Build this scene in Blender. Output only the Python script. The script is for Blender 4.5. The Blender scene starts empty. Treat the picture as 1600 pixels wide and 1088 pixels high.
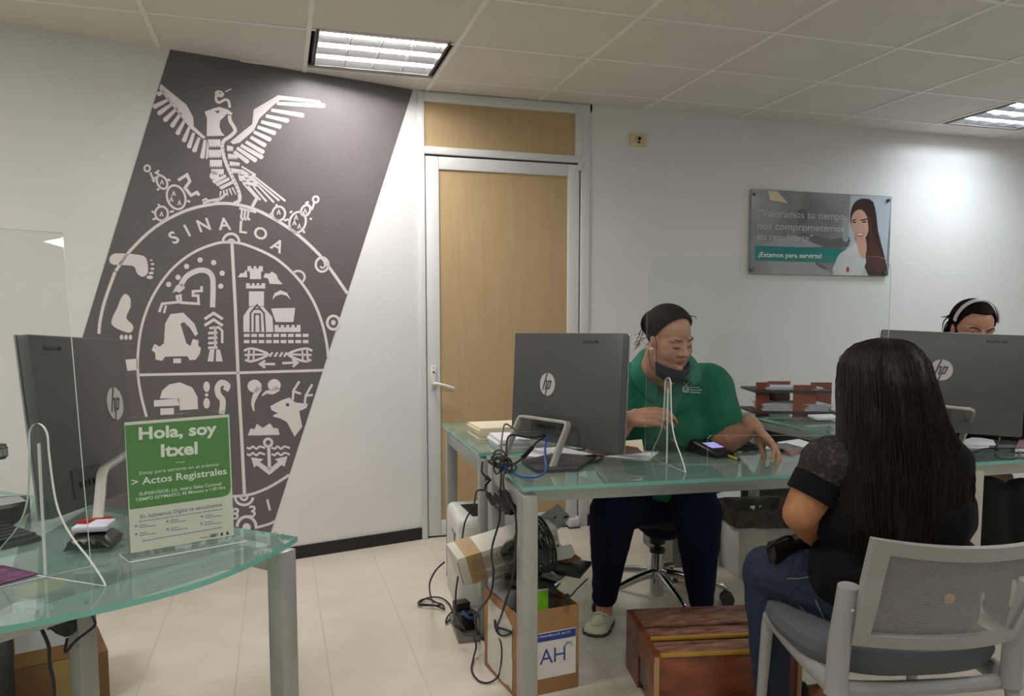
import bpy, bmesh, math, random
from mathutils import Vector as V, Matrix, noise as mnoise
from mathutils.geometry import tessellate_polygon
random.seed(7)
sc = bpy.context.scene
COL = sc.collection
R = math.radians
# ---------------------------------------------------------------- camera
FPX, PPX, PPY, HC = 1220.0, 800.0, 600.0, 1.27
PITCH = math.atan((PPY - 498.0) / FPX)
YAW = math.atan((800 - 433) / FPX * math.cos(PITCH))
cd = bpy.data.cameras.new('camera')
cam = bpy.data.objects.new('camera', cd)
COL.objects.link(cam)
cam.location = (0, 0, HC)
cam.rotation_euler = (R(90) - PITCH, 0, -YAW)
cd.sensor_width = 36
cd.lens = FPX / 1600 * 36
cd.shift_y = (PPY - 544) / 1600
cd.clip_start = 0.05
sc.camera = cam
# ---------------------------------------------------------------- world, light, exposure
sc.view_settings.view_transform = 'Standard'
sc.view_settings.look = 'None'
sc.view_settings.gamma = 1
sc.view_settings.use_curve_mapping = False
sc.view_settings.exposure = 0.24
w = bpy.data.worlds.new('world')
sc.world = w
w.use_nodes = True
w.node_tree.nodes['Background'].inputs[0].default_value = (0.9, 0.95, 1.0, 1)
w.node_tree.nodes['Background'].inputs[1].default_value = 0.05
CEIL = 2.52
TROFFER_W = 30.0
def area(name, loc, sx, sy, power, col=(1, .96, .9)):
    l = bpy.data.lights.new(name, 'AREA')
    l.shape = 'RECTANGLE'; l.size = sx; l.size_y = sy; l.energy = power; l.color = col
    o = bpy.data.objects.new(name, l); COL.objects.link(o); o.location = loc
    return o
# the rest of the office's ceiling lamps, behind and beside the camera
area('ceiling_lamp_light', (0.5, 0.9, CEIL - .01), .58, .5, 14, (1, .97, .93))
area('ceiling_lamp_light', (-1.45, 2.0, CEIL - .01), .58, .5, 27, (1, .95, .89))
area('ceiling_lamp_light', (1.80, -0.22, CEIL - .01), .45, .22, 8, (1, .98, .96))
area('ceiling_lamp_light', (2.80, -0.46, CEIL - .01), .36, .2, 8, (1, .98, .96))
area('ceiling_lamp_light', (4.4, 1.4, CEIL - .01), .58, .5, 25, (.93, .97, 1))
area('ceiling_lamp_light', (0.5, -1.4, CEIL - .01), .58, .5, 14, (1, .97, .93))
# ---------------------------------------------------------------- pixel helpers (photo pixels -> points of the place)
FW = V((math.sin(YAW) * math.cos(PITCH), math.cos(YAW) * math.cos(PITCH), -math.sin(PITCH)))
RT = V((math.cos(YAW), -math.sin(YAW), 0))
UP = RT.cross(FW)
CAM = V((0, 0, HC))
FH = V((FW.x, FW.y, 0)).normalized(); Z = V((0, 0, 1))
def ray(x, y): return FW + RT * ((x - PPX) / FPX) + UP * ((PPY - y) / FPX)
def at(x, y, d): return CAM + ray(x, y) * d
def onz(x, y, z):
    r = ray(x, y); return CAM + r * ((z - HC) / r.z)
def onY(x, y, Y):
    r = ray(x, y); return CAM + r * (Y / r.y)
# ---------------------------------------------------------------- materials
def lin(h):
    if isinstance(h, str):
        h = h.lstrip('#'); c = [int(h[i:i + 2], 16) / 255 for i in (0, 2, 4)]
        return tuple((x / 12.92 if x <= .04045 else ((x + .055) / 1.055) ** 2.4) for x in c)
    return tuple(h)
MATS = {}
def mat(name, col, rough=.5, metal=0., var=.06, scale=12., bump=0., bscale=60., spec=.5, stretch=None, emit=0, col2=None, coat=0, subs=0):
    if name in MATS: return MATS[name]
    m = bpy.data.materials.new(name); m.use_nodes = True
    nt = m.node_tree; b = nt.nodes['Principled BSDF']
    c = lin(col)
    b.inputs['Roughness'].default_value = rough
    b.inputs['Metallic'].default_value = metal
    b.inputs['Specular IOR Level'].default_value = spec
    b.inputs['Coat Weight'].default_value = coat
    tc = nt.nodes.new('ShaderNodeTexCoord'); mp = nt.nodes.new('ShaderNodeMapping')
    nt.links.new(tc.outputs['Object'], mp.inputs['Vector'])
    if stretch: mp.inputs['Scale'].default_value = stretch
    n = nt.nodes.new('ShaderNodeTexNoise'); n.inputs['Scale'].default_value = scale; n.inputs['Detail'].default_value = 4
    nt.links.new(mp.outputs[0], n.inputs['Vector'])
    rp = nt.nodes.new('ShaderNodeValToRGB')
    ca = tuple(x * (1 - var) for x in c); cb = lin(col2) if col2 else tuple(min(1, x * (1 + var)) for x in c)
    rp.color_ramp.elements[0].color = (*ca, 1); rp.color_ramp.elements[1].color = (*cb, 1)
    rp.color_ramp.elements[0].position = .3; rp.color_ramp.elements[1].position = .7
    nt.links.new(n.outputs['Fac'], rp.inputs[0]); nt.links.new(rp.outputs[0], b.inputs['Base Color'])
    if subs:
        b.inputs['Subsurface Weight'].default_value = subs
        b.inputs['Subsurface Radius'].default_value = (.012, .005, .003)
    if bump:
        n2 = nt.nodes.new('ShaderNodeTexNoise'); n2.inputs['Scale'].default_value = bscale; n2.inputs['Detail'].default_value = 3
        nt.links.new(mp.outputs[0], n2.inputs['Vector'])
        bp = nt.nodes.new('ShaderNodeBump'); bp.inputs['Strength'].default_value = bump; bp.inputs['Distance'].default_value = .004
        nt.links.new(n2.outputs['Fac'], bp.inputs['Height']); nt.links.new(bp.outputs[0], b.inputs['Normal'])
    if emit:
        b.inputs['Emission Color'].default_value = (*c, 1); b.inputs['Emission Strength'].default_value = emit
    MATS[name] = m
    return m
def glass(name, tint, ior=1.5, rough=0., milk=0.):
    if name in MATS: return MATS[name]
    m = bpy.data.materials.new(name); m.use_nodes = True
    nt = m.node_tree; nt.nodes.remove(nt.nodes['Principled BSDF']); out = nt.nodes['Material Output']
    tr = nt.nodes.new('ShaderNodeBsdfTransparent'); tr.inputs[0].default_value = (*lin(tint), 1)
    gl = nt.nodes.new('ShaderNodeBsdfGlossy'); gl.inputs['Roughness'].default_value = rough; gl.inputs[0].default_value = (.95, .98, .97, 1)
    fr = nt.nodes.new('ShaderNodeFresnel'); fr.inputs['IOR'].default_value = ior
    ge = nt.nodes.new('ShaderNodeNewGeometry')
    iv = nt.nodes.new('ShaderNodeMath'); iv.operation = 'SUBTRACT'; iv.inputs[0].default_value = 1
    nt.links.new(ge.outputs['Backfacing'], iv.inputs[1])
    mu = nt.nodes.new('ShaderNodeMath'); mu.operation = 'MULTIPLY'
    nt.links.new(fr.outputs[0], mu.inputs[0]); nt.links.new(iv.outputs[0], mu.inputs[1])
    mx = nt.nodes.new('ShaderNodeMixShader')
    nt.links.new(mu.outputs[0], mx.inputs[0]); nt.links.new(tr.outputs[0], mx.inputs[1]); nt.links.new(gl.outputs[0], mx.inputs[2])
    last = mx
    if milk:
        df = nt.nodes.new('ShaderNodeBsdfDiffuse'); df.inputs[0].default_value = (*lin('#bcd6cf'), 1)
        m2 = nt.nodes.new('ShaderNodeMixShader'); m2.inputs[0].default_value = milk
        nt.links.new(mx.outputs[0], m2.inputs[1]); nt.links.new(df.outputs[0], m2.inputs[2]); last = m2
    nt.links.new(last.outputs[0], out.inputs[0])
    MATS[name] = m
    return m
# ---------------------------------------------------------------- mesh builder
I4 = Matrix.Identity(4)
def frame(o, x, y, z=None):
    x = V(x).normalized(); y = V(y); z = V(z) if z is not None else x.cross(y); z.normalize()
    y = z.cross(x).normalized()
    m = Matrix.Identity(4)
    for i in range(3): m[i][0], m[i][1], m[i][2], m[i][3] = x[i], y[i], z[i], o[i]
    return m
def rotz(a, o=(0, 0, 0)): return Matrix.Translation(o) @ Matrix.Rotation(a, 4, 'Z')
def catmull(pts, n=6, closed=False):
    P = [V(p) for p in pts]; out = []; N = len(P)
    rng = range(N if closed else N - 1)
    for i in rng:
        if closed: a, b, c, d = P[i - 1], P[i], P[(i + 1) % N], P[(i + 2) % N]
        else: a, b, c, d = P[max(i - 1, 0)], P[i], P[i + 1], P[min(i + 2, N - 1)]
        for k in range(n):
            t = k / n
            out.append(.5 * ((2 * b) + (c - a) * t + (2 * a - 5 * b + 4 * c - d) * t * t + (3 * b - a - 3 * c + d) * t ** 3))
    if not closed: out.append(P[-1])
    return out
def lerp_list(r, n):
    if not isinstance(r, (list, tuple)): return [r] * n
    out = []
    for i in range(n):
        t = i / max(1, n - 1) * (len(r) - 1); k = min(int(t), len(r) - 2); f = t - k
        out.append(r[k] * (1 - f) + r[k + 1] * f)
    return out
class MB:
    def __init__(s, M=None): s.v = []; s.f = []; s.m = []; s.M = M or I4
    def add(s, vs, fs, m=0, M=None):
        T = s.M if M is None else s.M @ M
        k = len(s.v); s.v += [T @ V(p) for p in vs]
        s.f += [tuple(i + k for i in f) for f in fs]; s.m += [m] * len(fs)
        return s
    def box(s, c, d, M=None, m=0, top=1.0):
        x, y, z = d[0] / 2, d[1] / 2, d[2] / 2; cx, cy, cz = c
        vs = []
        for dz, k in ((-z, 1), (z, top)):
            for dx, dy in ((-x, -y), (x, -y), (x, y), (-x, y)): vs.append((cx + dx * k, cy + dy * k, cz + dz))
        return s.add(vs, [(3, 2, 1, 0), (4, 5, 6, 7), (0, 1, 5, 4), (1, 2, 6, 5), (2, 3, 7, 6), (3, 0, 4, 7)], m, M)
    def poly(s, pts, m=0, M=None):
        pts = [V((p[0], p[1], p[2] if len(p) > 2 else 0)) for p in pts]
        return s.add(pts, [tuple(t) for t in tessellate_polygon([pts])], m, M)
    def prism(s, pts, z0, z1, m=0, M=None, mside=None):
        pts = [V((p[0], p[1], 0)) for p in pts]; n = len(pts)
        ar = sum(pts[i].x * pts[(i + 1) % n].y - pts[(i + 1) % n].x * pts[i].y for i in range(n))
        if ar < 0: pts.reverse()
        tr = [tuple(t) for t in tessellate_polygon([pts])]
        vs = [(p.x, p.y, z0) for p in pts] + [(p.x, p.y, z1) for p in pts]
        fs = []
        for t in tr:
            a, b, c = (pts[i] for i in t)
            if (b - a).cross(c - a).z < 0: t = t[::-1]
            fs.append(tuple(i + n for i in t)); fs.append(t[::-1])
        s.add(vs, fs, m, M)
        sd = [(i, (i + 1) % n, (i + 1) % n + n, i + n) for i in range(n)]
        s.add(vs, sd, m if mside is None else mside, M)
        return s
    def loft(s, rings, m=0, caps=True, M=None, closed=True):
        n = len(rings[0]); vs = [p for r in rings for p in r]; fs = []
        for k in range(len(rings) - 1):
            for i in range(n if closed else n - 1):
                j = (i + 1) % n
                fs.append((k * n + i, k * n + j, (k + 1) * n + j, (k + 1) * n + i))
        if caps and closed:
            fs.append(tuple(range(n - 1, -1, -1))); b = (len(rings) - 1) * n; fs.append(tuple(range(b, b + n)))
        return s.add(vs, fs, m, M)
    def tube(s, pts, r, n=8, m=0, sm=0, M=None, flat=1.0, caps=True):
        P = catmull(pts, sm) if sm else [V(p) for p in pts]
        rr = lerp_list(r, len(P)); rings = []; prev = None
        for i, p in enumerate(P):
            t = (P[min(i + 1, len(P) - 1)] - P[max(i - 1, 0)])
            if t.length < 1e-9: t = V((0, 0, 1))
            t.normalize()
            if prev is None:
                a = V((0, 0, 1)) if abs(t.z) < .9 else V((1, 0, 0)); u = t.cross(a).normalized()
            else:
                u = prev - t * prev.dot(t)
                if u.length < 1e-6: u = t.orthogonal()
                u.normalize()
            prev = u; w_ = t.cross(u)
            rings.append([p + u * (math.cos(2 * math.pi * k / n) * rr[i]) + w_ * (math.sin(2 * math.pi * k / n) * rr[i] * flat) for k in range(n)])
        return s.loft(rings, m, caps, M)
    def bar(s, p0, p1, w_, h, m=0, M=None, side=None):
        p0, p1 = V(p0), V(p1); t = (p1 - p0); L = t.length
        up = V((0, 0, 1)) if abs(t.normalized().z) < .95 else V((0, 1, 0))
        x = V(side) if side else t.cross(up)
        F = frame((p0 + p1) / 2, t, x)
        return s.box((0, 0, 0), (L, w_, h), F if M is None else M @ F, m)
    def lathe(s, prof, n=24, m=0, M=None):
        rings = [[(r * math.cos(2 * math.pi * k / n), r * math.sin(2 * math.pi * k / n), z) for k in range(n)] for r, z in prof]
        return s.loft(rings, m, True, M)
    def cyl(s, p0, p1, r, n=16, m=0, M=None): return s.tube([p0, p1], r, n, m, 0, M)
    def ball(s, c, r, M=None, m=0, n=16):
        if not isinstance(r, (tuple, list)): r = (r, r, r)
        k = n // 2 + 1; rings = []
        for i in range(k + 1):
            a = math.pi * i / k; a = min(max(a, .02), math.pi - .02)
            rings.append([(c[0] + r[0] * math.sin(a) * math.cos(2 * math.pi * j / n), c[1] + r[1] * math.sin(a) * math.sin(2 * math.pi * j / n), c[2] - r[2] * math.cos(a)) for j in range(n)])
        return s.loft(rings, m, True, M)
    def limb(s, pts, rad, M=None, n=14, flat=None):
        """rounded tapered limb through pts"""
        P = [V(p) for p in pts]
        for i in range(len(P) - 1):
            a, b, ra, rb = P[i], P[i + 1], rad[i], rad[i + 1]
            t = (b - a)
            if t.length < 1e-6: continue
            t = t.normalized(); u = t.orthogonal().normalized(); w_ = t.cross(u); rings = []
            prof = [(-ra * math.cos(x), ra * math.sin(x), 0) for x in (.05, .5, 1.0, 1.45)] + [(rb * math.cos(x), rb * math.sin(x), 1) for x in (1.45, 1.0, .5, .05)]
            for off, r, e in prof:
                c = (b if e else a) + t * off
                rings.append([c + u * (r * math.cos(2 * math.pi * k / n)) + w_ * (r * math.sin(2 * math.pi * k / n)) for k in range(n)])
            s.loft(rings, 0, True, M)
        return s
    def text(s, txt, size, M, m=0, bold=0., align='CENTER', depth=0., shear=0., space=1.):
        c = bpy.data.curves.new('t', 'FONT'); c.body = txt; c.size = size; c.offset = bold * size; c.align_x = align; c.align_y = 'CENTER'
        c.extrude = depth; c.shear = shear; c.space_character = space; c.resolution_u = 3
        o = bpy.data.objects.new('t', c); COL.objects.link(o)
        dg = bpy.context.evaluated_depsgraph_get()
        me = bpy.data.meshes.new_from_object(o.evaluated_get(dg))
        s.add([v.co.copy() for v in me.vertices], [tuple(p.vertices) for p in me.polygons], m, M)
        bpy.data.objects.remove(o); bpy.data.curves.remove(c); bpy.data.meshes.remove(me)
        return s
    def mesh(s, name, mats):
        me = bpy.data.meshes.new(name)
        me.from_pydata(s.v, [], s.f)
        for m in (mats if isinstance(mats, (list, tuple)) else [mats]): me.materials.append(m)
        me.polygons.foreach_set('material_index', s.m)
        me.validate(); me.update()
        return me
    def build(s, name, mats, parent=None, bevel=0., smooth=True, angle=35, remesh=0., relax=0, recalc=True, seg=2):
        me = s.mesh(name, mats)
        if recalc:
            bm = bmesh.new(); bm.from_mesh(me); bmesh.ops.recalc_face_normals(bm, faces=bm.faces); bm.to_mesh(me); bm.free()
        o = bpy.data.objects.new(name, me); COL.objects.link(o)
        if bevel:
            b = o.modifiers.new('b', 'BEVEL'); b.width = bevel; b.segments = seg; b.limit_method = 'ANGLE'; b.angle_limit = R(40)
        if remesh:
            r = o.modifiers.new('r', 'REMESH'); r.mode = 'VOXEL'; r.voxel_size = remesh
            if relax:
                q = o.modifiers.new('s', 'SMOOTH'); q.factor = .5; q.iterations = relax
        if bevel or remesh:
            dg = bpy.context.evaluated_depsgraph_get()
            nm = bpy.data.meshes.new_from_object(o.evaluated_get(dg)); o.modifiers.clear(); o.data = nm; bpy.data.meshes.remove(me); me = nm; me.name = name
            if not me.materials:
                for m in (mats if isinstance(mats, (list, tuple)) else [mats]): me.materials.append(m)
        if smooth:
            me.polygons.foreach_set('use_smooth', [True] * len(me.polygons))
            if not remesh: me.set_sharp_from_angle(angle=R(angle))
        if parent is not None:
            o.parent = parent
            if parent.parent is None: o.matrix_parent_inverse = Matrix.Translation(-parent.location)
        return o
def thing(name, loc, label, cat, group=None):
    o = bpy.data.objects.new(name, None); COL.objects.link(o); o.location = loc; o.empty_display_size = .05
    o['label'] = label; o['category'] = cat
    if group: o['group'] = group
    return o
def tag(o, label, cat, group=None):
    vs = [v.co for v in o.data.vertices]
    c = V(((min(v.x for v in vs) + max(v.x for v in vs)) / 2, (min(v.y for v in vs) + max(v.y for v in vs)) / 2, min(v.z for v in vs)))
    o.data.transform(Matrix.Translation(-c)); o.location = c
    o['label'] = label; o['category'] = cat
    if group: o['group'] = group
    return o
def struct(o): o['kind'] = 'structure'; return o
def lab(o, t): o['label'] = t; return o
# ================================================================ the setting
m_wall = mat('wall_paint', '#dddddb', .55, var=.02, scale=3, bump=.25, bscale=25)
m_ceil = mat('ceiling_tile', '#d9d4cd', .9, var=.03, scale=4, bump=.3, bscale=300)
m_tbar = mat('ceiling_grid', '#eae7e2', .5, var=.02)
m_black = mat('black_baseboard', '#1b1816', .45)
m_alu = mat('white_aluminium', '#d4d6d4', .35, var=.02, spec=.5)
m_mdf = mat('tan_panel', '#b39a72', .5, var=.02, scale=6, stretch=(6, 6, .6), col2='#b79f78')
m_gap = mat('dark_gap', '#15140f', .8)
# floor tile material: joints of .318 x .27 m
def floor_mat():
    m = mat('floor_tile', '#cdc5b5', .28, var=.035, scale=5, col2='#d4ccbe', spec=.45)
    nt = m.node_tree; b = nt.nodes['Principled BSDF']; src = b.inputs['Base Color'].links[0].from_socket
    tc = nt.nodes.new('ShaderNodeTexCoord'); sx = nt.nodes.new('ShaderNodeSeparateXYZ'); nt.links.new(tc.outputs['Object'], sx.inputs[0])
    def M(op, a, bb):
        n = nt.nodes.new('ShaderNodeMath'); n.operation = op
        for i, x in ((0, a), (1, bb)):
            if x is None: continue
            if isinstance(x, (int, float)): n.inputs[i].default_value = x
            else: nt.links.new(x, n.inputs[i])
        return n.outputs[0]
    def joint(o, per, off, wd):
        f = M('FRACT', M('DIVIDE', M('ADD', o, -off + per * 100), per), None)
        return M('LESS_THAN', f, wd / per)
    j1 = joint(sx.outputs[0], .318, .1475, .0035); j2 = joint(sx.outputs[1], .27, 2.7355, .003)
    nz = nt.nodes.new('ShaderNodeTexNoise'); nz.inputs['Scale'].default_value = 2.5; nz.inputs['Detail'].default_value = 5
    nt.links.new(tc.outputs['Object'], nz.inputs[0])
    j = M('MULTIPLY', M('MAXIMUM', j1, M('MULTIPLY', j2, .4)), M('MULTIPLY', nz.outputs[0], .85))
    # scuffs
    n3 = nt.nodes.new('ShaderNodeTexNoise'); n3.inputs['Scale'].default_value = 9; n3.inputs['Detail'].default_value = 8; n3.inputs['Roughness'].default_value = .75
    nt.links.new(tc.outputs['Object'], n3.inputs[0])
    r3 = nt.nodes.new('ShaderNodeValToRGB'); r3.color_ramp.elements[0].position = .62; r3.color_ramp.elements[1].position = .8
    r3.color_ramp.elements[1].color = (.3, .3, .3, 1); nt.links.new(n3.outputs[0], r3.inputs[0])
    fac = M('MAXIMUM', j, r3.outputs[0])
    mx = nt.nodes.new('ShaderNodeMix'); mx.data_type = 'RGBA'
    nt.links.new(fac, mx.inputs[0]); nt.links.new(src, mx.inputs[6]); mx.inputs[7].default_value = (*lin('#8f8672'), 1)
    nt.links.new(mx.outputs[2], b.inputs['Base Color'])
    return m
WY = 4.39
A2, B2 = V((.772, 4.39)), V((-.235, 4.134))
wd = (A2 - B2).normalized()               # along the mural wall, to the right
wn = V((wd.y, -wd.x))                     # out of the mural wall, into the room
FX = A2 - wd * 3.6
X1, Y0 = 6.2, -3.2
fl = MB()
fl.box(((X1 - 3) / 2, .7, -.03), (X1 + 3.4, 8.2, .06))
struct(fl.build('floor', floor_mat(), smooth=False))
# walls
wb = MB(); wb.box(((1.795 + X1) / 2, WY + .05, CEIL / 2), (X1 - 1.795, .1, CEIL + .1))
wb.box((1.28, WY + .09, CEIL / 2), (1.1, .06, CEIL + .1), m=1)
wb.box((1.28, WY + .05, CEIL), (1.06, .1, .07))
struct(wb.build('wall_back', [m_wall, m_mdf], smooth=False))
wl = MB(); wl.prism([(A2.x, A2.y), (FX.x, FX.y), (FX.x - .1, FX.y + .1), (A2.x, A2.y + .12)], -.05, CEIL + .05)
struct(wl.build('wall_left', m_wall, smooth=False))
ws = MB(); ws.box((FX.x - .05, (FX.y + Y0) / 2, CEIL / 2), (.1, FX.y - Y0, CEIL + .1)); struct(ws.build('wall_side', m_wall, smooth=False))
wr = MB(); wr.box((X1 + .05, (WY + Y0) / 2, CEIL / 2), (.1, WY - Y0 + .2, CEIL + .1)); struct(wr.build('wall_right', m_wall, smooth=False))
wf = MB(); wf.box(((X1 + FX.x) / 2, Y0 - .05, CEIL / 2), (X1 - FX.x, .1, CEIL + .1)); struct(wf.build('wall_front', m_wall, smooth=False))
# baseboards
b = MB(); b.prism([(A2.x - .005, A2.y - .002), (FX.x, FX.y), tuple(FX + wn * .012), tuple(A2 + wn * .012 - wd * .005)], 0, .068); struct(b.build('baseboard_left', m_black, smooth=False))
b = MB(); b.box(((1.80 + X1) / 2, WY - .006, .034), (X1 - 1.80, .012, .068)); struct(b.build('baseboard_back', m_black, smooth=False))
# ceiling: tiles laid in a T-bar grid, openings where the lamps sit
GX = [.163 + .6585 * i for i in range(-5, 10)]; GY = [4.165 - .5445 * i for i in range(-1, 14)]
LAMPS = [(5, None)]
def gi(L, v): return min(range(len(L)), key=lambda i: abs(L[i] - v))
T1 = (gi(GX, .163), gi(GY, 4.165)); T2 = (gi(GX, 4.114), gi(GY, 4.165)); T3 = (gi(GX, 2.797), gi(GY, 3.08))
c = MB(); rnd = random.Random(3)
for i in range(len(GX) - 1):
    for j in range(len(GY) - 1):
        if (i, j) in (T1, T2): continue
        x0, x1, y1, y0 = GX[i], GX[i + 1], GY[j], GY[j + 1]
        zz = [CEIL + .006 + rnd.uniform(-.0015, .002) for _ in range(4)]
        e = .009
        if (i, j) == (gi(GX, 2.14), gi(GY, 3.62)): zz[0] += .006; zz[3] += .01
        c.add([(x0 + e, y0 + e, zz[0]), (x1 - e, y0 + e, zz[1]), (x1 - e, y1 - e, zz[2]), (x0 + e, y1 - e, zz[3]),
               (x0 + e, y0 + e, CEIL + .03), (x1 - e, y0 + e, CEIL + .03), (x1 - e, y1 - e, CEIL + .03), (x0 + e, y1 - e, CEIL + .03)],
              [(3, 2, 1, 0), (4, 5, 6, 7), (0, 1, 5, 4), (1, 2, 6, 5), (2, 3, 7, 6), (3, 0, 4, 7)], 0)
for x in GX: c.box((x, .6, CEIL + .009), (.021, 8.2, .014), m=1)
for y in GY: c.box((1.6, y, CEIL + .010), (10, .019, .013), m=1)
c.box((1.6, .6, CEIL + .25), (10.5, 8.6, .04), m=2)
struct(c.build('ceiling', [m_ceil, m_tbar, m_gap], smooth=False))
# wall trim between the mural wall and the door frame
# ---------------------------------------------------------------- door
d = MB()
yf = WY - .012
def fb(x0, x1, z0, z1, y0=yf, y1=WY + .06, m=0): d.box(((x0 + x1) / 2, (y0 + y1) / 2, (z0 + z1) / 2), (x1 - x0, y1 - y0, z1 - z0), m=m)
fb(.772, .806, 0, CEIL); fb(1.742, 1.795, 0, CEIL); fb(.806, 1.742, 2.185, 2.225); fb(.806, 1.742, 2.468, CEIL)
fb(1.704, 1.742, 2.225, 2.468)
fb(.772, .8, 0, .0, yf, yf)
dr = d.build('door_1', [m_alu], bevel=.003); struct(dr)
tp = MB(); tp.box((1.256, WY + .02, 2.346), (.9, .03, .246)); lab(tp.build('transom_panel', m_mdf, dr, smooth=False), 'tan transom panel above the door')
lf = MB()
y0, y1 = WY + .0, WY + .045
for x0, x1, z0, z1 in ((.812, .888, .01, 2.175), (1.662, 1.733, .01, 2.175), (.888, 1.662, 2.105, 2.175), (.888, 1.662, .01, .1)):
    lf.box(((x0 + x1) / 2, (y0 + y1) / 2, (z0 + z1) / 2), (x1 - x0, y1 - y0, z1 - z0))
lf = lf.build('door_leaf', m_alu, dr, bevel=.003)
pn = MB(); pn.box((1.275, WY + .022, 1.1), (.78, .02, 2.04)); lab(pn.build('door_panel', m_mdf, lf, smooth=False), 'tan panel of the door leaf')
m_gray = mat('lock_grey', '#a9aaa7', .35, metal=.6)
h = MB(); h.box((.845, y0 - .005, .935), (.03, .012, .135)); h.cyl((.845, y0, .9), (.845, y0 - .045, .9), .009)
h.tube([(.845, y0 - .045, .905), (.9, y0 - .05, .893), (.958, y0 - .045, .872)], [.009, .008, .009], 10)
h = h.build('door_handle', mat('handle_white', '#d9d8d2', .35), lf, bevel=.002)
k = MB(); k.cyl((.847, y0 - .011, .965), (.847, y0 - .013, .965), .006, 12); k.cyl((.846, y0 - .011, .99), (.846, y0 - .0125, .99), .003, 8); k.cyl((.847, y0 - .011, .876), (.847, y0 - .0125, .876), .003, 8)
k.build('keyhole', m_gap, h)
for z in (2.165, .04):
    hg = MB(); hg.box((1.735, y0 - .008, z), (.026, .02, .05)); hg.build('door_hinge', m_alu, lf, bevel=.002)
fl2 = MB(); fl2.box((1.7, WY - .02, .03), (.06, .04, .05)); fl2.box((1.7, WY - .025, .003), (.07, .05, .006), m=1); fl2.build('door_pivot', [m_alu, m_gap], dr, bevel=.002)
# ---------------------------------------------------------------- ceiling lamps with louvres
m_ref = mat('lamp_reflector', '#c9cbcc', .35, var=.01)
m_lou = mat('lamp_louvre', '#c4c6c8', .22, metal=1., var=.01)
def troffer(x0, x1, y0, y1, label, col, power):
    t = thing('ceiling_lamp', ((x0 + x1) / 2, (y0 + y1) / 2, CEIL), label, 'ceiling light', 'recessed louvre lamps in the ceiling')
    h = MB(); H = .1; z = CEIL + .002
    for a, b_ in (((x0, y0), (x1, y0)), ((x1, y0), (x1, y1)), ((x1, y1), (x0, y1)), ((x0, y1), (x0, y0))):
        mx, my = (a[0] + b_[0]) / 2, (a[1] + b_[1]) / 2
        h.box((mx, my, z + H / 2), (abs(a[0] - b_[0]) + .004, abs(a[1] - b_[1]) + .004, H))
    h.box(((x0 + x1) / 2, (y0 + y1) / 2, z + H), (x1 - x0, y1 - y0, .006))
    h.build('housing', m_ref, t, smooth=False)
    e = .012
    for (a, b_) in (((x0 - .001, y0), (x0 + e, y1)), ((x1 - e, y0), (x1 + .001, y1))):
        f = MB(); f.box(((a[0] + b_[0]) / 2, (y0 + y1) / 2, CEIL + .004), (b_[0] - a[0], y1 - y0, .008)); lab(f.build('side_gap', m_black, t, smooth=False), 'dark side gap of the lamp')
    lv = MB(); n, k = 4, 3
    for i in range(n + 1):
        x = x0 + e + (x1 - x0 - 2 * e) * i / n
        lv.box((x, (y0 + y1) / 2, z + .0175), (.004, y1 - y0 - .008, .029), top=1)
    for j in range(k + 1):
        y = y0 + .006 + (y1 - y0 - .012) * j / k
        lv.add([(x0 + e, y - .002, z + .003), (x1 - e, y - .002, z + .003), (x1 - e, y - .012, z + .032), (x0 + e, y - .012, z + .032),
                (x0 + e, y + .002, z + .003), (x1 - e, y + .002, z + .003), (x1 - e, y + .012, z + .032), (x0 + e, y + .012, z + .032)],
               [(0, 1, 2, 3), (7, 6, 5, 4), (0, 4, 5, 1), (3, 2, 6, 7), (0, 3, 7, 4), (1, 5, 6, 2)])
    lv.build('louvre', m_lou, t, smooth=False)
    me = mat('lamp_tube_' + ('cool' if col[2] > .95 else 'warm'), (.95, .97, 1) if col[2] > .95 else (1, .96, .9), .4, var=0, emit=TROFFER_W)
    for j in range(k):
        y = y0 + (y1 - y0) * (j + .5) / k
        tb = MB(); tb.cyl((x0 + .03, y, z + .075), (x1 - .03, y, z + .075), .009, 10); tb.build('tube', me, t)
    area('ceiling_lamp_light', ((x0 + x1) / 2, (y0 + y1) / 2, z + .06), x1 - x0 - .06, y1 - y0 - .04, power, col)
troffer(.195, .79, 3.60, 4.10, 'lit recessed louvre lamp over the grey mural', (1, .95, .94), 20)
troffer(4.15, 4.745, 3.63, 4.12, 'lit recessed louvre lamp at the far right of the ceiling', (.80, .90, 1), 11)
# ---------------------------------------------------------------- switch plate
s = thing('wall_plate', onY(997, 230, WY), 'small cream outlet plate high on the white wall right of the door', 'wall plate')
p = MB(); p.box((2.108, WY - .006, 2.34), (.108, .012, .07)); p.build('plate', mat('cream_plate', '#d5c79b', .4), s, bevel=.003)
p = MB(); p.box((2.108, WY - .013, 2.34), (.05, .004, .045)); lab(p.build('insert', mat('cream_insert', '#c4b685', .4), s, bevel=.001), 'inner cream insert')
p = MB(); p.cyl((2.111, WY - .014, 2.348), (2.111, WY - .0165, 2.348), .011, 12); p.cyl((2.108, WY - .014, 2.327), (2.108, WY - .0165, 2.327), .007, 10); p.build('socket_hole', m_gap, s)
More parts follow.
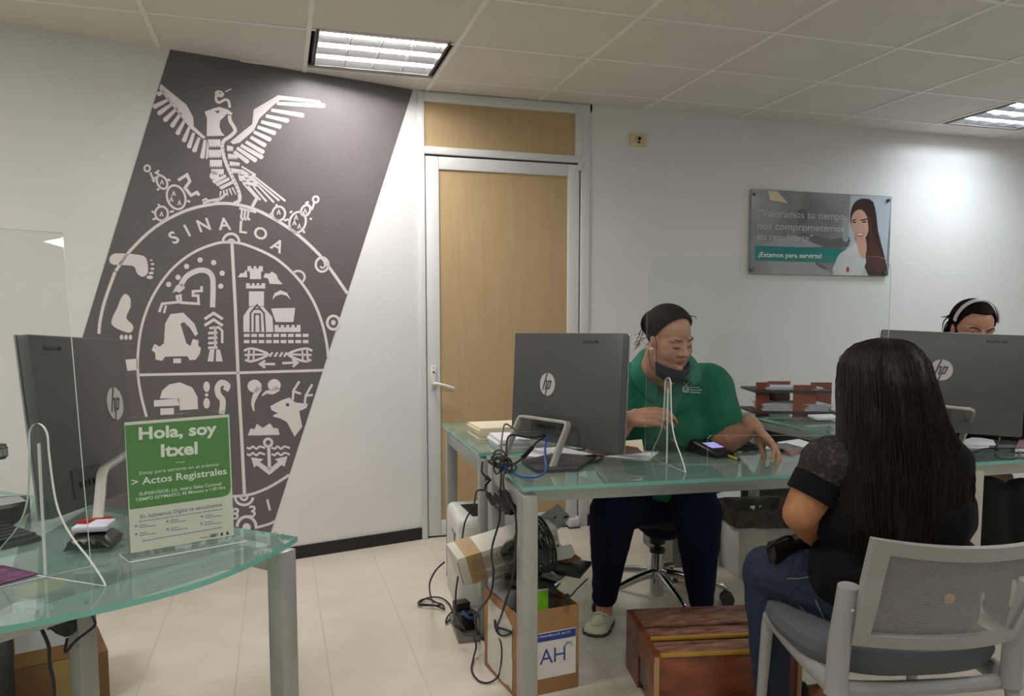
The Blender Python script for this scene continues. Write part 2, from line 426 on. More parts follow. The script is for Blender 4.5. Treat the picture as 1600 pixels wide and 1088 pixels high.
# ================================================================ mural on the angled wall
MF = frame((B2.x, B2.y, 0), (wd.x, wd.y, 0), (0, 0, 1))        # x along the wall, y up, z out of the wall
MFI = MF.inverted()
def onW(px, py):
    r = ray(px, py); n = V((wn.x, wn.y, 0)); p = CAM + r * ((V((B2.x, B2.y, 0)) - CAM).dot(n) / r.dot(n))
    q = MFI @ p; return V((q.x, q.y))
def ZA(p): return onW(120 + p[0] / 2.7204, 60 + p[1] / 2.7204)
def ZB(p): return onW(120 + p[0] / 2.176, 360 + p[1] / 2.176)
m_mg = mat('mural_grey', '#625d5e', .4, var=.04, scale=8, bump=.15, bscale=40)
m_ml = mat('mural_white', '#dad7d6', .4, var=.02)
mural = thing('wall_mural', MF @ V((.3, 0, 0)), 'dark grey slanted wall mural with white eagle and coat of arms', 'mural')
g = MB(MF); g.prism([onW(267, 73.5), onW(645, 140.5), onW(408, 879), onW(4, 938)], .0005, .002); g.build('background', m_mg, mural, smooth=False)
L1, L2 = .0026, .0032
class Art(MB):
    def __init__(s, Z): MB.__init__(s, MF); s.Z = Z
    def pg(s, pts, m=0, sm=0):
        q = [s.Z(p) for p in pts]
        if sm: q = [V((p.x, p.y)) for p in catmull([V((p.x, p.y, 0)) for p in q], sm, True)]
        s.prism(q, .001, L2 if m else L1, m); return s
    def rb(s, pts, w, m=0, sm=0, closed=False, taper=None):
        pts = [V((p[0], p[1], 0)) for p in pts]
        P = catmull(pts, sm, closed) if sm else pts
        n = len(P); W = [w] * n if taper is None else [w + (taper - w) * i / (n - 1) for i in range(n)]
        a, b_ = [], []
        for i in range(n):
            p0 = P[i - 1] if (i or closed) else P[i]; p1 = P[(i + 1) % n] if (i < n - 1 or closed) else P[i]
            d1 = (P[i] - p0); d2 = (p1 - P[i]); d1 = d1.normalized() if d1.length else d2.normalized(); d2 = d2.normalized() if d2.length else d1
            t = (d1 + d2).normalized() if (d1 + d2).length > .2 else d1; nn = V((-t.y, t.x, 0)); k = 1 / max(.6, nn.dot(V((-d1.y, d1.x, 0))))
            a.append(P[i] + nn * W[i] / 2 * k); b_.append(P[i] - nn * W[i] / 2 * k)
        A_ = [s.Z(p) for p in a]; B_ = [s.Z(p) for p in b_]; z = L2 if m else L1
        N = n if closed else n - 1
        vs = [(p.x, p.y, z) for p in A_] + [(p.x, p.y, z) for p in B_] + [(p.x, p.y, .001) for p in A_] + [(p.x, p.y, .001) for p in B_]
        fs = []
        for i in range(N):
            j = (i + 1) % n
            fs += [(i, j, n + j, n + i), (i, 2 * n + i, 2 * n + j, j), (n + j, 3 * n + j, 3 * n + i, n + i)]
        s.add(vs, fs, m); return s
    def el(s, c, rx, ry, m=0, rot=0, n=22):
        cr, sr = math.cos(rot), math.sin(rot)
        return s.pg([(c[0] + rx * math.cos(2 * math.pi * k / n) * cr - ry * math.sin(2 * math.pi * k / n) * sr, c[1] + rx * math.cos(2 * math.pi * k / n) * sr + ry * math.sin(2 * math.pi * k / n) * cr) for k in range(n)], m)
    def ring(s, c, rx, ry, w, m=0, a0=0, a1=360, rot=0, n=24):
        cr, sr = math.cos(rot), math.sin(rot); full = a1 - a0 >= 360; k_ = n if full else n + 1
        pts = []
        for k in range(k_):
            a = R(a0 + (a1 - a0) * k / n); x, y = rx * math.cos(a), ry * math.sin(a); pts.append((c[0] + x * cr - y * sr, c[1] + x * sr + y * cr))
        return s.rb(pts, w, m, 0, full)
    def done(s, name): return s.build(name, [m_ml, m_mg], mural, smooth=False, recalc=False)
# eagle
e = Art(ZA)
e.pg([(652, 440), (745, 365), (752, 303), (855, 242), (1030, 264), (1040, 275), (865, 262), (832, 287), (775, 342), (752, 392), (692, 443), (664, 451)])
def feathers(ba, ti, w0, w1):
    for (a, b_) in zip(ba, ti):
        dx, dy = b_[0] - a[0], b_[1] - a[1]; L = math.hypot(dx, dy); nx, ny = -dy / L, dx / L; ux, uy = dx / L, dy / L
        q = [(a[0] + nx * w0 / 2, a[1] + ny * w0 / 2)]
        for k in range(7):
            an = R(90 - 30 * k); q.append((b_[0] - ux * w1 / 2 + (ux * math.cos(an) * .8 + nx * math.sin(an)) * w1 / 2, b_[1] - uy * w1 / 2 + (uy * math.cos(an) * .8 + ny * math.sin(an)) * w1 / 2))
        q.append((a[0] - nx * w0 / 2, a[1] - ny * w0 / 2)); e.pg(q)
feathers([(850, 277), (826, 305), (803, 330), (783, 355), (768, 377), (752, 398), (738, 420), (718, 440), (697, 455), (680, 466), (668, 482)],
         [(1058, 287), (968, 329), (904, 352), (872, 378), (848, 406), (828, 434), (806, 459), (798, 488), (793, 510), (766, 524), (732, 530)], 14, 19)
e.pg([(357, 193), (376, 210), (466, 283), (494, 335), (497, 375), (548, 422), (536, 427), (482, 382), (425, 312), (350, 216)])
feathers([(372, 226), (395, 258), (412, 274), (428, 296), (444, 315), (460, 345), (478, 378), (497, 402), (520, 422), (545, 432)],
         [(338, 241), (322, 295), (342, 324), (368, 354), (400, 380), (424, 412), (452, 443), (474, 470), (496, 486), (532, 514)], 12, 20)
e.pg([(553, 440), (548, 514), (556, 510), (563, 440)])
e.pg([(543, 312), (582, 298), (605, 292), (642, 303), (663, 320), (657, 326), (636, 322), (624, 337), (609, 350), (606, 375), (614, 398), (628, 414), (552, 416), (553, 340)])
e.pg([(585, 309), (608, 307), (600, 321)], 1)
for x0, x1, y0, y1, dr_ in ((556, 610, 430, 463, 0), (560, 613, 474, 508, 0), (565, 617, 517, 548, 0), (571, 624, 556, 582, 0), (638, 664, 455, 480, 6), (642, 683, 490, 514, 6), (649, 692, 523, 544, 6), (655, 698, 552, 574, 6)):
    q = [(x0, y0), (x1, y0 + dr_)]; n = 5
    for k in range(2 * n + 1): q.append((x1 - (x1 - x0) * k / (2 * n), y1 + (-7 if k % 2 else 3)))
    e.pg(q)
e.pg([(566, 575), (580, 562), (597, 570), (606, 590), (598, 600), (574, 600), (564, 590)])
for k, (x0, y0) in enumerate(((574, 606), (588, 618), (604, 632))): e.pg([(x0, y0), (x0 + 58, y0 - 28), (x0 + 62, y0 - 16), (x0 + 10, y0 + 12)])
for k in range(5): e.rb([(612 + 12 * k, 650 - 4 * k), (608 + 17 * k, 676 - 3 * k)], 8, taper=4)
e.pg([(684, 570), (700, 556), (740, 580), (772, 612), (764, 632), (722, 622), (690, 604)])
for c_ in ((700, 578), (722, 592), (742, 606), (712, 604), (735, 578)): e.rb([(c_[0] - 8, c_[1]), (c_[0], c_[1] + 5), (c_[0] + 8, c_[1] + 2)], 4, 1)
for b_, t_ in (((745, 580), (886, 692)), ((760, 605), (860, 690)), ((768, 625), (838, 698)), ((750, 630), (806, 694)), ((728, 628), (780, 688)), ((705, 615), (765, 680)), ((700, 545), (760, 582))): e.rb([b_, t_], 7, taper=9)
e.rb([(635, 660), (612, 682), (568, 690), (536, 700)], 11); e.rb([(610, 684), (585, 700)], 9); e.rb([(560, 692), (548, 682), (532, 690)], 7)
e.rb([(765, 680), (745, 716)], 14); e.rb([(690, 722), (762, 740)], 9)
for x in (702, 716, 730): e.rb([(x, 728), (x - 4, 762), (x + 5, 774)], 9)
e.done('eagle')
s = Art(ZA)
s.el((606, 236), 20, 14, 0, .3); s.el((608, 233), 4, 3, 1); s.rb([(630, 228), (657, 215)], 5)
s.rb([(592, 240), (592, 262), (604, 273), (628, 262), (644, 266), (650, 295)], 11, 0, 4)
s.rb([(648, 328), (652, 352), (668, 378), (672, 396), (650, 418), (626, 434), (618, 455), (624, 500), (638, 540), (656, 580), (676, 622), (690, 660), (690, 690), (668, 702)], 15, 0, 4)
for k in range(14): s.rb([(612 + 5.4 * k, 452 + 16 * k), (620 + 5.4 * k, 449 + 16 * k)], 3, 1)
s.done('snake')
# cacti and scroll on top of the ring
c = Art(ZA); cr_ = Art(ZA)
def cactus(c, sel):
    for ce, rx, ry, ro in (((362, 612), 20, 30, -.5), ((422, 676), 38, 52, -.35), ((360, 745), 27, 30, 0), ((858, 745), 27, 30, 0), ((938, 782), 34, 45, .3), ((972, 732), 18, 24, .5)):
        if sel(ce[0]): c.ring(ce, rx, ry, 9, rot=ro)
    for x, y in ((362, 612), (412, 660), (402, 685), (436, 700), (360, 748), (858, 740), (932, 762), (925, 785), (945, 800), (970, 735)):
        if sel(x): c.rb([(x - 7, y + 9), (x, y - 9), (x + 6, y + 9)], 6)
    for a, b_ in (((330, 612), (322, 600)), ((340, 645), (350, 640)), ((385, 600), (398, 605)), ((318, 735), (330, 742)), ((322, 770), (336, 766)), ((345, 705), (353, 715)), ((395, 738), (412, 735)), ((468, 690), (482, 696)), ((820, 745), (832, 748)), ((846, 705), (852, 716)), ((880, 775), (900, 770)), ((960, 815), (968, 828)), ((990, 765), (998, 770)), ((915, 735), (905, 742))):
        if sel(a[0]): c.rb([a, b_], 9)
c.ring((299, 553), 12, 13, 8); c.rb([(312, 570), (325, 600), (352, 580), (335, 572), (350, 562)], 9); cactus(c, lambda x: x < 600); c.done('cactus')
c = cr_; c.ring((1015, 685), 12, 13, 8); c.rb([(1008, 700), (1000, 725), (975, 700), (985, 695)], 9); cactus(c, lambda x: x > 600); c.done('cactus')
c = Art(ZA); c.rb([(430, 604), (468, 580), (480, 608), (460, 636), (485, 668), (510, 655), (520, 668)], 13); c.done('scroll')
# rings of the shield
r = Art(ZA)
r.rb([(165, 990), (225, 905), (330, 805), (450, 738), (560, 708), (650, 703), (750, 725), (845, 772), (940, 836), (1030, 920), (1080, 985), (1150, 1085)], 13, 0, 4)
r.ring((655, 865), 34, 34, 11, a0=180, a1=360); r.ring((655, 870), 14, 14, 9, a0=180, a1=360)
r.ring((940, 1015), 28, 26, 9, a0=210, a1=420); r.ring((1042, 962), 27, 30, 10); r.ring((1044, 964), 10, 12, 7, a0=-60, a1=160)
r.Z = ZB
r.rb([(75, 352), (79, 310), (95, 240), (130, 142)], 11, 0, 4)
r.rb([(237, 635), (218, 560), (208, 490), (208, 415), (222, 320), (258, 225), (318, 138), (392, 78), (470, 46), (526, 41), (582, 52), (676, 96), (752, 165), (803, 240), (834, 318), (850, 390), (854, 432)], 9, 0, 4)
r.rb([(527, 43), (538, 250), (548, 490), (560, 700), (570, 902)], 11); r.rb([(208, 492), (540, 485), (838, 476)], 9)
r.rb([(470, 905), (570, 902), (645, 878), (722, 832)], 9, 0, 4)
r.ring((872, 314), 21, 23, 9); r.el((872, 314), 8, 9)
r.ring((568, 908), 30, 26, 9, a0=0, a1=180); r.ring((568, 905), 12, 12, 8, a0=0, a1=180)
r.ring((577, 1008), 32, 34, 10, a0=180, a1=360); r.el((577, 1010), 14, 14); r.rb([(605, 1012), (650, 1000), (676, 988)], 8, 0, 4); r.rb([(440, 1010), (500, 1018), (548, 1016)], 8)
r.pg([(165, 440), (208, 436), (210, 475), (172, 478)])
r.done('shield_ring')
t = Art(ZA)
def letters(items, size, Z):
    for ch, x, y, a in items:
        p = Z((x, y)); px = Z((x + math.cos(R(a)) * 10, y + math.sin(R(a)) * 10)); d_ = (px - p).normalized(); hh = (Z((x, y + size)) - p).length
        F = Matrix(((d_.x, -d_.y, 0, p.x), (d_.y, d_.x, 0, p.y), (0, 0, 1, L2), (0, 0, 0, 1)))
        t.text(ch, hh * 1.38, F, 0, .022)
letters([('S', 413, 850, -28), ('I', 470, 820, -22), ('N', 540, 797, -14), ('A', 627, 792, -2), ('L', 705, 806, 8), ('O', 780, 832, 18), ('A', 852, 884, 30)], 52, ZA)
letters([('1', 470, 968, 4), ('8', 537, 966, 0), ('3', 597, 958, -6), ('1', 652, 936, -18)], 40, ZB)
t.done('lettering')
# footprints
f = Art(ZA)
f.pg([(138, 940), (150, 920), (180, 914), (272, 922), (297, 942), (302, 995), (280, 1014), (256, 1000), (245, 972), (215, 965), (152, 962)], 0, 3)
for x, y, q in ((316, 943, 6), (322, 960, 8), (321, 980, 9), (316, 998, 11), (310, 1016, 14)): f.el((x, y), q, q * .55)
f.Z = ZB
f.pg([(150, 232), (164, 216), (181, 230), (182, 262), (168, 298), (190, 322), (190, 340), (172, 348), (126, 328), (118, 306), (138, 262)], 0, 3)
for x in (152, 167, 182): f.el((x, 364), 6, 9)
f.done('footprint')
# upper left quarter: serpent, vessel, feather
q1 = Art(ZB)
q1.rb([(352, 190), (372, 158), (408, 138), (440, 138), (460, 158), (463, 200), (461, 262)], 18, 0, 4)
q1.pg([(324, 214), (338, 188), (360, 180), (368, 196), (350, 212), (336, 208)])
for x, y in ((312, 184), (344, 160), (373, 123), (419, 101), (465, 110), (494, 146), (489, 190)): q1.el((x, y), 9, 9)
q1.rb([(280, 278), (290, 250), (345, 244), (340, 225), (352, 222), (354, 246), (414, 250), (412, 222), (395, 222), (395, 208), (424, 206), (424, 190)], 9); q1.rb([(296, 282), (303, 256)], 8)
q1.pg([(318, 285), (362, 280), (400, 318), (412, 352), (402, 360), (386, 334), (365, 312), (352, 318), (372, 384), (386, 394), (394, 370), (414, 374), (412, 392), (422, 400), (418, 420), (404, 440), (384, 442), (376, 428), (300, 430), (290, 444), (268, 440), (266, 416), (254, 408), (264, 386), (282, 396), (296, 384), (300, 318)])
q1.pg([(328, 436), (354, 436), (354, 452), (328, 452)])
for y in (290, 312): q1.rb([(434, y + 12), (465, y - 8), (496, y + 12)], 10)
q1.rb([(450, 333), (482, 330), (494, 342), (494, 384)], 8); q1.rb([(470, 326), (470, 400)], 8)
for y in (350, 367, 384, 400): q1.rb([(446, y), (478, y - 2)], 9)
q1.pg([(452, 406), (468, 404), (464, 446), (444, 446)]); q1.pg([(474, 404), (486, 406), (496, 446), (472, 446)])
q1.done('serpent_and_vessel')
q2 = Art(ZB)
for x0, x1, y0, y1 in ((580, 632, 122, 140), (588, 626, 140, 166), (575, 640, 180, 198), (585, 636, 208, 258), (672, 760, 322, 346)): q2.pg([(x0, y0), (x1, y0), (x1, y1), (x0, y1)])
for x in (593, 610): q2.pg([(x, 118), (x + 8, 118), (x + 8, 130), (x, 130)], 1)
for x in (588, 604, 620): q2.pg([(x, 176), (x + 7, 176), (x + 7, 187), (x, 187)], 1)
for x in (686, 704, 722, 740): q2.pg([(x, 318), (x + 7, 318), (x + 7, 330), (x, 330)], 1)
q2.pg([(566, 346), (566, 292), (588, 260), (634, 260), (665, 296), (668, 346)])
q2.rb([(590, 345), (590, 282), (612, 254), (636, 282), (640, 345)], 6, 1); q2.rb([(604, 345), (604, 285), (622, 285), (624, 345)], 6, 1); q2.rb([(600, 268), (626, 268)], 5, 1)
q2.pg([(547, 160), (556, 146), (566, 146), (576, 134), (580, 160)]); q2.pg([(634, 160), (640, 146), (655, 148), (662, 140), (678, 150), (684, 166), (700, 184), (655, 182), (650, 164)])
q2.pg([(664, 236), (672, 214), (692, 204), (714, 212), (727, 236), (712, 222), (694, 218), (676, 224)])
q2.pg([(660, 266), (742, 264), (736, 312), (676, 312)])
for k in range(9):
    for y, o in ((357, 0), (378, 0)): q2.pg([(568 + 25 * k + o, y - 5), (587 + 25 * k + o, y - 5), (587 + 25 * k + o, y + 6), (568 + 25 * k + o, y + 6)])
for cx, sg in ((608, 1), (760, -1)):
    q2.rb([(cx - 40 * sg, 410), (cx - 20 * sg, 402), (cx + 12 * sg, 408), (cx + 42 * sg, 422), (cx + 12 * sg, 438), (cx - 18 * sg, 446), (cx - 36 * sg, 440)], 8, 0, 3)
    q2.rb([(cx - 38 * sg, 424), (cx + 38 * sg, 422)], 7); q2.rb([(cx - 22 * sg, 402), (cx - 26 * sg, 446)], 7); q2.rb([(cx - 6 * sg, 404), (cx - 8 * sg, 442)], 6)
for x in (655, 672, 689, 704): q2.rb([(x, 430), (x + 10, 415)], 7)
q2.rb([(630, 455), (674, 455)], 8); q2.rb([(640, 443), (622, 455), (640, 467)], 8); q2.rb([(698, 452), (742, 450)], 8); q2.rb([(732, 438), (750, 450), (734, 464)], 8)
q2.done('castle_and_arrows')
q3 = Art(ZB)
q3.pg([(282, 572), (290, 545), (314, 524), (350, 517), (392, 534), (410, 566), (412, 608), (350, 612), (348, 590), (340, 572)]); q3.pg([(262, 578), (348, 572), (350, 596), (262, 600)])
q3.pg([(284, 606), (330, 604), (330, 626), (284, 628)])
for y in (532, 588): q3.el((441, y), 11, 18)
q3.el((441, 560), 6, 6)
q3.rb([(505, 545), (512, 528), (492, 518), (478, 535), (482, 560), (496, 580), (492, 625)], 20, 0, 4)
q3.done('helmet_and_chain')
q4 = Art(ZB)
q4.el((604, 530), 24, 22); q4.rb([(620, 536), (604, 568), (598, 592), (602, 614)], 22, 0, 4, taper=5)
q4.el((671, 527), 22, 21); q4.rb([(684, 536), (664, 550), (646, 550), (630, 562)], 22, 0, 4, taper=5)
q4.pg([(657, 598), (700, 576), (722, 569), (744, 586), (786, 590), (780, 604), (756, 615), (766, 668), (740, 702), (714, 652), (692, 640), (668, 634), (668, 628), (684, 622), (662, 612)])
q4.el((716, 593), 6, 6, 1)
q4.rb([(734, 576), (736, 546), (756, 514)], 8); q4.rb([(738, 548), (762, 556)], 8); q4.rb([(774, 592), (778, 562), (800, 524)], 8); q4.rb([(780, 562), (802, 560)], 8)
q4.pg([(581, 698), (590, 674), (604, 676), (612, 658), (632, 672), (656, 656), (668, 672), (684, 674), (689, 696)])
q4.ring((650, 722), 13, 13, 9); q4.rb([(652, 736), (655, 815)], 11)
for y in (738, 760):
    for x0, x1 in ((578, 640), (662, 724)): q4.rb([(x0, y), (x0 + 10, y + 5), (x0 + 20, y - 3), (x0 + 32, y + 5), (x0 + 44, y - 3), (x1, y + 3)], 7, 0, 3)
q4.pg([(592, 772), (634, 778), (622, 788), (648, 806), (664, 804), (684, 786), (672, 778), (716, 768), (706, 804), (696, 798), (654, 832), (612, 800), (602, 806)])
q4.done('deer_and_anchor')
# ================================================================ poster on the white wall
PF = frame((2.892, WY - .02, 1.556), (1, 0, 0), (0, 0, 1))
PW, PH = 1.078, .531
pc = [(195, 155), (1443, 212), (1392, 928), (160, 905)]       # corners in the enlarged crop
def ZP(p):
    q = onY(1140 + p[0] / 5.714, 270 + p[1] / 5.714, WY - .02); return V((q.x - 2.892, q.z - 1.556))
po = thing('wall_poster', (3.43, WY, 1.556), 'grey and teal poster with a smiling long-haired woman on the white wall', 'poster')
b = MB(PF); b.box((PW / 2, PH / 2, -.004), (PW, PH, .008)); b.build('board', mat('poster_grey', '#77797b', .18, var=.3, scale=2.2, col2='#a4a7a8', coat=.3), po, smooth=False)
class Pic(Art):
    def __init__(s): MB.__init__(s, PF); s.Z = ZP
def pic(name, col, polys, z, sm=2, label=None):
    a = Pic()
    for qi, q in enumerate(polys):
        p = [ZP(x) for x in q]
        p = [V((min(max(x.x, 0), PW), min(max(x.y, 0), PH))) for x in p]
        if sm: p = [V((min(max(x.x, 0), PW), min(max(x.y, 0), PH))) for x in catmull([V((x.x, x.y, 0)) for x in p], sm, True)]
        a.prism(p, .0, z + qi * .00012)
    o = a.build(name, mat('poster_' + name + col, col, .25, var=.03, coat=.2), po, smooth=False, recalc=False)
    return o
pic('pale_backdrop', '#aebac2', [[(1080, 205), (1440, 212), (1392, 926), (1020, 915), (1060, 560)]], .0005, 0)
pic('photo_blur', '#5b5e60', [[(600, 560), (720, 540), (900, 600), (1060, 560), (1060, 660), (900, 670), (780, 640)], [(610, 340), (680, 330), (690, 430), (620, 470)], [(770, 800), (870, 850), (860, 870), (780, 830)]], .0006)
pic('photo_light', '#9a9da0', [[(300, 640), (560, 560), (760, 610), (860, 660), (300, 660)], [(480, 800), (760, 800), (900, 915), (520, 912)], [(1000, 440), (1060, 400), (1060, 600), (1010, 600)]], .0005)
pic('banner', '#0e7d7c', [[(228, 650), (1050, 684), (930, 803), (222, 785)]], .0008, 0)
pic('hair', '#33211f', [[(1076, 410), (1090, 310), (1140, 245), (1210, 230), (1280, 260), (1310, 380), (1325, 520), (1370, 700), (1405, 860), (1390, 926), (1240, 926), (1180, 760), (1130, 700), (1128, 610), (1085, 470)]], .0008)
pic('blouse', '#c9cacb', [[(925, 915), (945, 800), (985, 720), (1090, 660), (1130, 620), (1150, 690), (1220, 760), (1200, 850), (1160, 922)]], .0010)
pic('face', '#c79e8c', [[(1090, 400), (1120, 345), (1180, 330), (1230, 400), (1243, 480), (1225, 560), (1180, 612), (1140, 600), (1105, 540), (1086, 470)], [(1126, 555), (1208, 555), (1222, 720), (1190, 770), (1150, 700)]], .0012)
pic('hair_lock', '#4a2a22', [[(1225, 385), (1262, 420), (1275, 560), (1345, 700), (1395, 850), (1330, 900), (1225, 800), (1215, 720), (1245, 560)]], .0014)
pic('feature', '#3a2320', [[(1092, 424), (1130, 412), (1130, 420), (1094, 434)], [(1168, 420), (1225, 410), (1226, 420), (1170, 430)], [(1096, 442), (1112, 434), (1130, 442), (1112, 450)], [(1178, 440), (1200, 432), (1222, 438), (1200, 448)]], .0015)
pic('smile', '#b06a68', [[(1120, 545), (1160, 538), (1206, 536), (1188, 566), (1156, 574), (1134, 566)]], .0015)
pic('teeth', '#e6e2df', [[(1130, 549), (1165, 545), (1197, 543), (1180, 555), (1150, 557)]], .0017)
pic('blouse_emblem', '#a03a44', [[(1040, 850), (1055, 836), (1068, 856), (1064, 888), (1040, 888)]], .0013, 0)
pic('photo_shine', '#d3c6a8', [[(342, 162), (425, 166), (520, 272), (365, 245)]], .0006, 0)
tx = MB(PF)
mt = [mat('poster_text', '#b9bbbb', .3), mat('poster_text_white', '#e6eeee', .3)]
PFI = PF.inverted()
for s_, x, x1, y, h, m, bo in (('"Valoramos tu tiempo,', 258, 1046, 362, 100, 0, 0), ('nos comprometemos', 250, 1022, 474, 100, 0, .006), ('en resolverte"', 243, 738, 572, 100, 0, 0), ('¡Estamos para servirte!', 258, 820, 732, 66, 1, .012)):
    p0 = ZP((x, y)); p1 = ZP((x, y + h)); hh = (p0 - p1).length * .82; k = len(tx.v)
    tx.text(s_, hh, I4, m, bo, 'LEFT')
    L = [PFI @ v for v in tx.v[k:]]; a_, b_ = min(v.x for v in L), max(v.x for v in L); w_ = ZP((x1, y)).x - p0.x
    for i, v in enumerate(L): tx.v[k + i] = PF @ V((p0.x + (v.x - a_) * w_ / (b_ - a_), p0.y + v.y * 1.12, .0018))
tx.build('lettering', mt, po, smooth=False, recalc=False)
st = MB(PF)
for p in ((225, 190), (1412, 250), (192, 868), (1376, 890)):
    q = ZP(p); st.cyl((q.x, q.y, -.01), (q.x, q.y, .012), .011, 14)
st.build('standoff', mat('standoff_metal', '#5c5f63', .3, metal=.8), po)
# ================================================================ desks
m_glass = glass('desk_glass', '#dff0ea', 1.5, milk=.14)
m_edge = mat('glass_edge', '#6fae9f', .15, var=.04, spec=.6)
m_leg = mat('silver_leg', '#a3a49f', .38, metal=.35, var=.03, scale=30)
m_leg_l = mat('silver_leg_warm', '#b5b2a8', .4, metal=.25, var=.03)
m_dark = mat('charcoal_laminate', '#36383a', .5)
m_blk = mat('black_plastic', '#141415', .38)
m_blk2 = mat('soft_black', '#1d1d1e', .6)
m_paper = mat('white_paper', '#e4e4e8', .7, var=.01)
m_cream = mat('cream_paper', '#ddd3b8', .7, var=.02)
m_acr = glass('clear_acrylic', '#fafcfb', 1.42)
m_aedge = mat('acrylic_edge', '#d8ddd9', .2, var=.01)
DZ = .75
def glass_top(t, pts, M=None, z=DZ, th=.012):
    g = MB(M); g.prism(pts, z - th, z, 0, mside=1)
    return lab(g.build('glass_top', [m_glass, m_edge], t, smooth=False, recalc=False), 'clear greenish glass top')
def leg(t, x, y, M=None, s=.05, z=.70, m=None, sy=None):
    sy = sy or s; l = MB(M); l.box((x, y, z / 2), (s, sy, z)); l.box((x, y, .004), (s + .006, sy + .006, .008)); return l.build('leg', m or m_leg, t, bevel=.003)
def pad(g, x, y, z=.72): g.box((x, y, z + .009), (.03, .03, .018))
# ---- the middle desk
D1 = rotz(R(-4), (.715, 2.265, 0))
dk = thing('glass_desk', (1.4, 2.5, 0), 'glass desk with silver legs where the person in green sits', 'desk')
glass_top(dk, [(.0, 0), (1.5, 0), (1.5, .60), (.0, .60)], D1)
for x, y in ((.025, .05), (1.475, .05), (1.475, .54), (.025, .54)): leg(dk, x, y, D1, z=.72, sy=.085)
fr = MB(D1)
fr.box((.75, .11, .70), (1.40, .03, .04)); fr.box((.75, .56, .70), (1.40, .03, .04))
for x in (.025, 1.475): fr.box((x, .296, .69), (.04, .478, .05))
for x in (.025, 1.475):
    for y in (.05, .3, .54): pad(fr, x, y, .72)
fr.build('frame', m_leg, dk, bevel=.002)
# ---- return table behind it, on the left
D1b = rotz(R(-2.2), (.735, 2.905, 0))
rt = thing('return_table', (.95, 3.3, 0), 'small glass side table against the tan door, stacked with papers', 'table')
glass_top(rt, [(0, .0), (.46, .0), (.46, .885), (0, .885)], D1b)
for x, y in ((.035, .04), (.035, .80), (.42, .80)): leg(rt, x, y, D1b, z=.72)
fr = MB(D1b)
for x in (.035, .42): fr.box((x, .42, .69), (.04, .72, .05))
fr.box((.23, .80, .70), (.34, .03, .04)); fr.box((.23, .1, .70), (.34, .03, .04))
for x in (.035, .42):
    for y in (.07, .3, .55, .78): pad(fr, x, y, .72)
fr.build('frame', m_leg, rt, bevel=.002)
# ---- right desk
D3 = rotz(R(-1.5), (2.30, 2.2, 0))
dk3 = thing('glass_desk', (3.0, 2.5, 0), 'glass desk at the right edge under the far monitor', 'desk')
glass_top(dk3, [(-.03, 0), (1.5, 0), (1.5, .62), (-.03, .62)], D3)
for x, y in ((.11, .005), (1.45, .03), (1.45, .58), (.11, .58)): leg(dk3, x, y, D3, z=.72, m=m_leg_l)
fr = MB(D3); fr.box((.78, .09, .70), (1.3, .03, .04)); fr.box((.78, .58, .70), (1.3, .03, .04))
for x in (.11, 1.45):
    fr.box((x, .3, .69), (.04, .5, .05))
    for y in (.06, .3, .56): pad(fr, x, y, .72)
fr.build('frame', m_leg_l, dk3, bevel=.002)
# ---- side table behind, with the letter trays
rt2 = thing('side_table', (2.7, 3.25, 0), 'glass side table by the white wall under the brown letter trays', 'table')
glass_top(rt2, [(2.39, 2.86), (3.05, 2.82), (3.12, 3.72), (2.43, 3.76)])
for x, y in ((2.47, 2.92), (2.98, 2.9), (3.04, 3.64), (2.49, 3.68)): leg(rt2, x, y, z=.72)
fr = MB()
for a, b_ in (((2.47, 2.92), (2.49, 3.68)), ((2.98, 2.9), (3.04, 3.64)), ((2.47, 2.94), (2.98, 2.92)), ((2.49, 3.66), (3.04, 3.62))): fr.bar((*a, .70), (*b_, .70), .03, .04)
for x, y in ((2.47, 2.95), (2.98, 2.93), (3.03, 3.6), (2.49, 3.64), (2.48, 3.3)): pad(fr, x, y, .72)
fr.build('frame', m_leg, rt2, bevel=.002)
for a, b_ in (((2.43, 3.70, .42), (3.06, 3.67, .42)), ((2.5, 3.1, .40), (2.97, 3.08, .40))):
    mp_ = MB(); mp_.bar(a, b_, .018, .5); lab(mp_.build('modesty_panel', m_dark, rt2, bevel=.002), 'charcoal modesty panel')
# ---- left desk with bowed front
dk2 = thing('glass_desk', (-.4, 1.9, 0), 'glass desk with bowed edge and the green name sign, in front of the mural', 'desk')
front = [onz(465, 839, DZ), onz(413, 868, DZ), onz(313, 909, DZ), onz(167, 947, DZ), onz(0, 980, DZ)]
front = catmull([(p.x, p.y, 0) for p in front] + [(-.62, 1.45, 0), (-.8, 1.44, 0), (-1.0, 1.5, 0)], 6)
glass_top(dk2, [(p.x, p.y) for p in front] + [(-1.5, 2.0), (-1.45, 2.6), (-.87, 2.73), (-.2, 2.108)])
u2, v2 = V((-.75, -.66, 0)), V((-.745, .667, 0))
L2p = V((-.004, 1.978, 0))
F2 = frame(L2p, -u2, v2)
leg(dk2, 0, 0, F2, z=.70); leg(dk2, -.72, .0 + .20, F2, z=.70); leg(dk2, -.85, .95, F2, z=.70)
fr = MB(F2)
fr.box((0, .42, .672), (.045, .8, .05)); fr.box((-.42, .42, .672), (.8, .03, .04)); fr.box((-.36, .12, .672), (.68, .03, .04)); fr.box((-.8, .55, .672), (.045, .8, .05))
for x, y in ((0, .02), (0, .4), (-.72, .2), (-.8, .6)): fr.box((x, y, .717), (.03, .03, .04))
fr.build('frame', m_leg, dk2, bevel=.002)
def apron(px0, px1, py0, d0, d1): pass
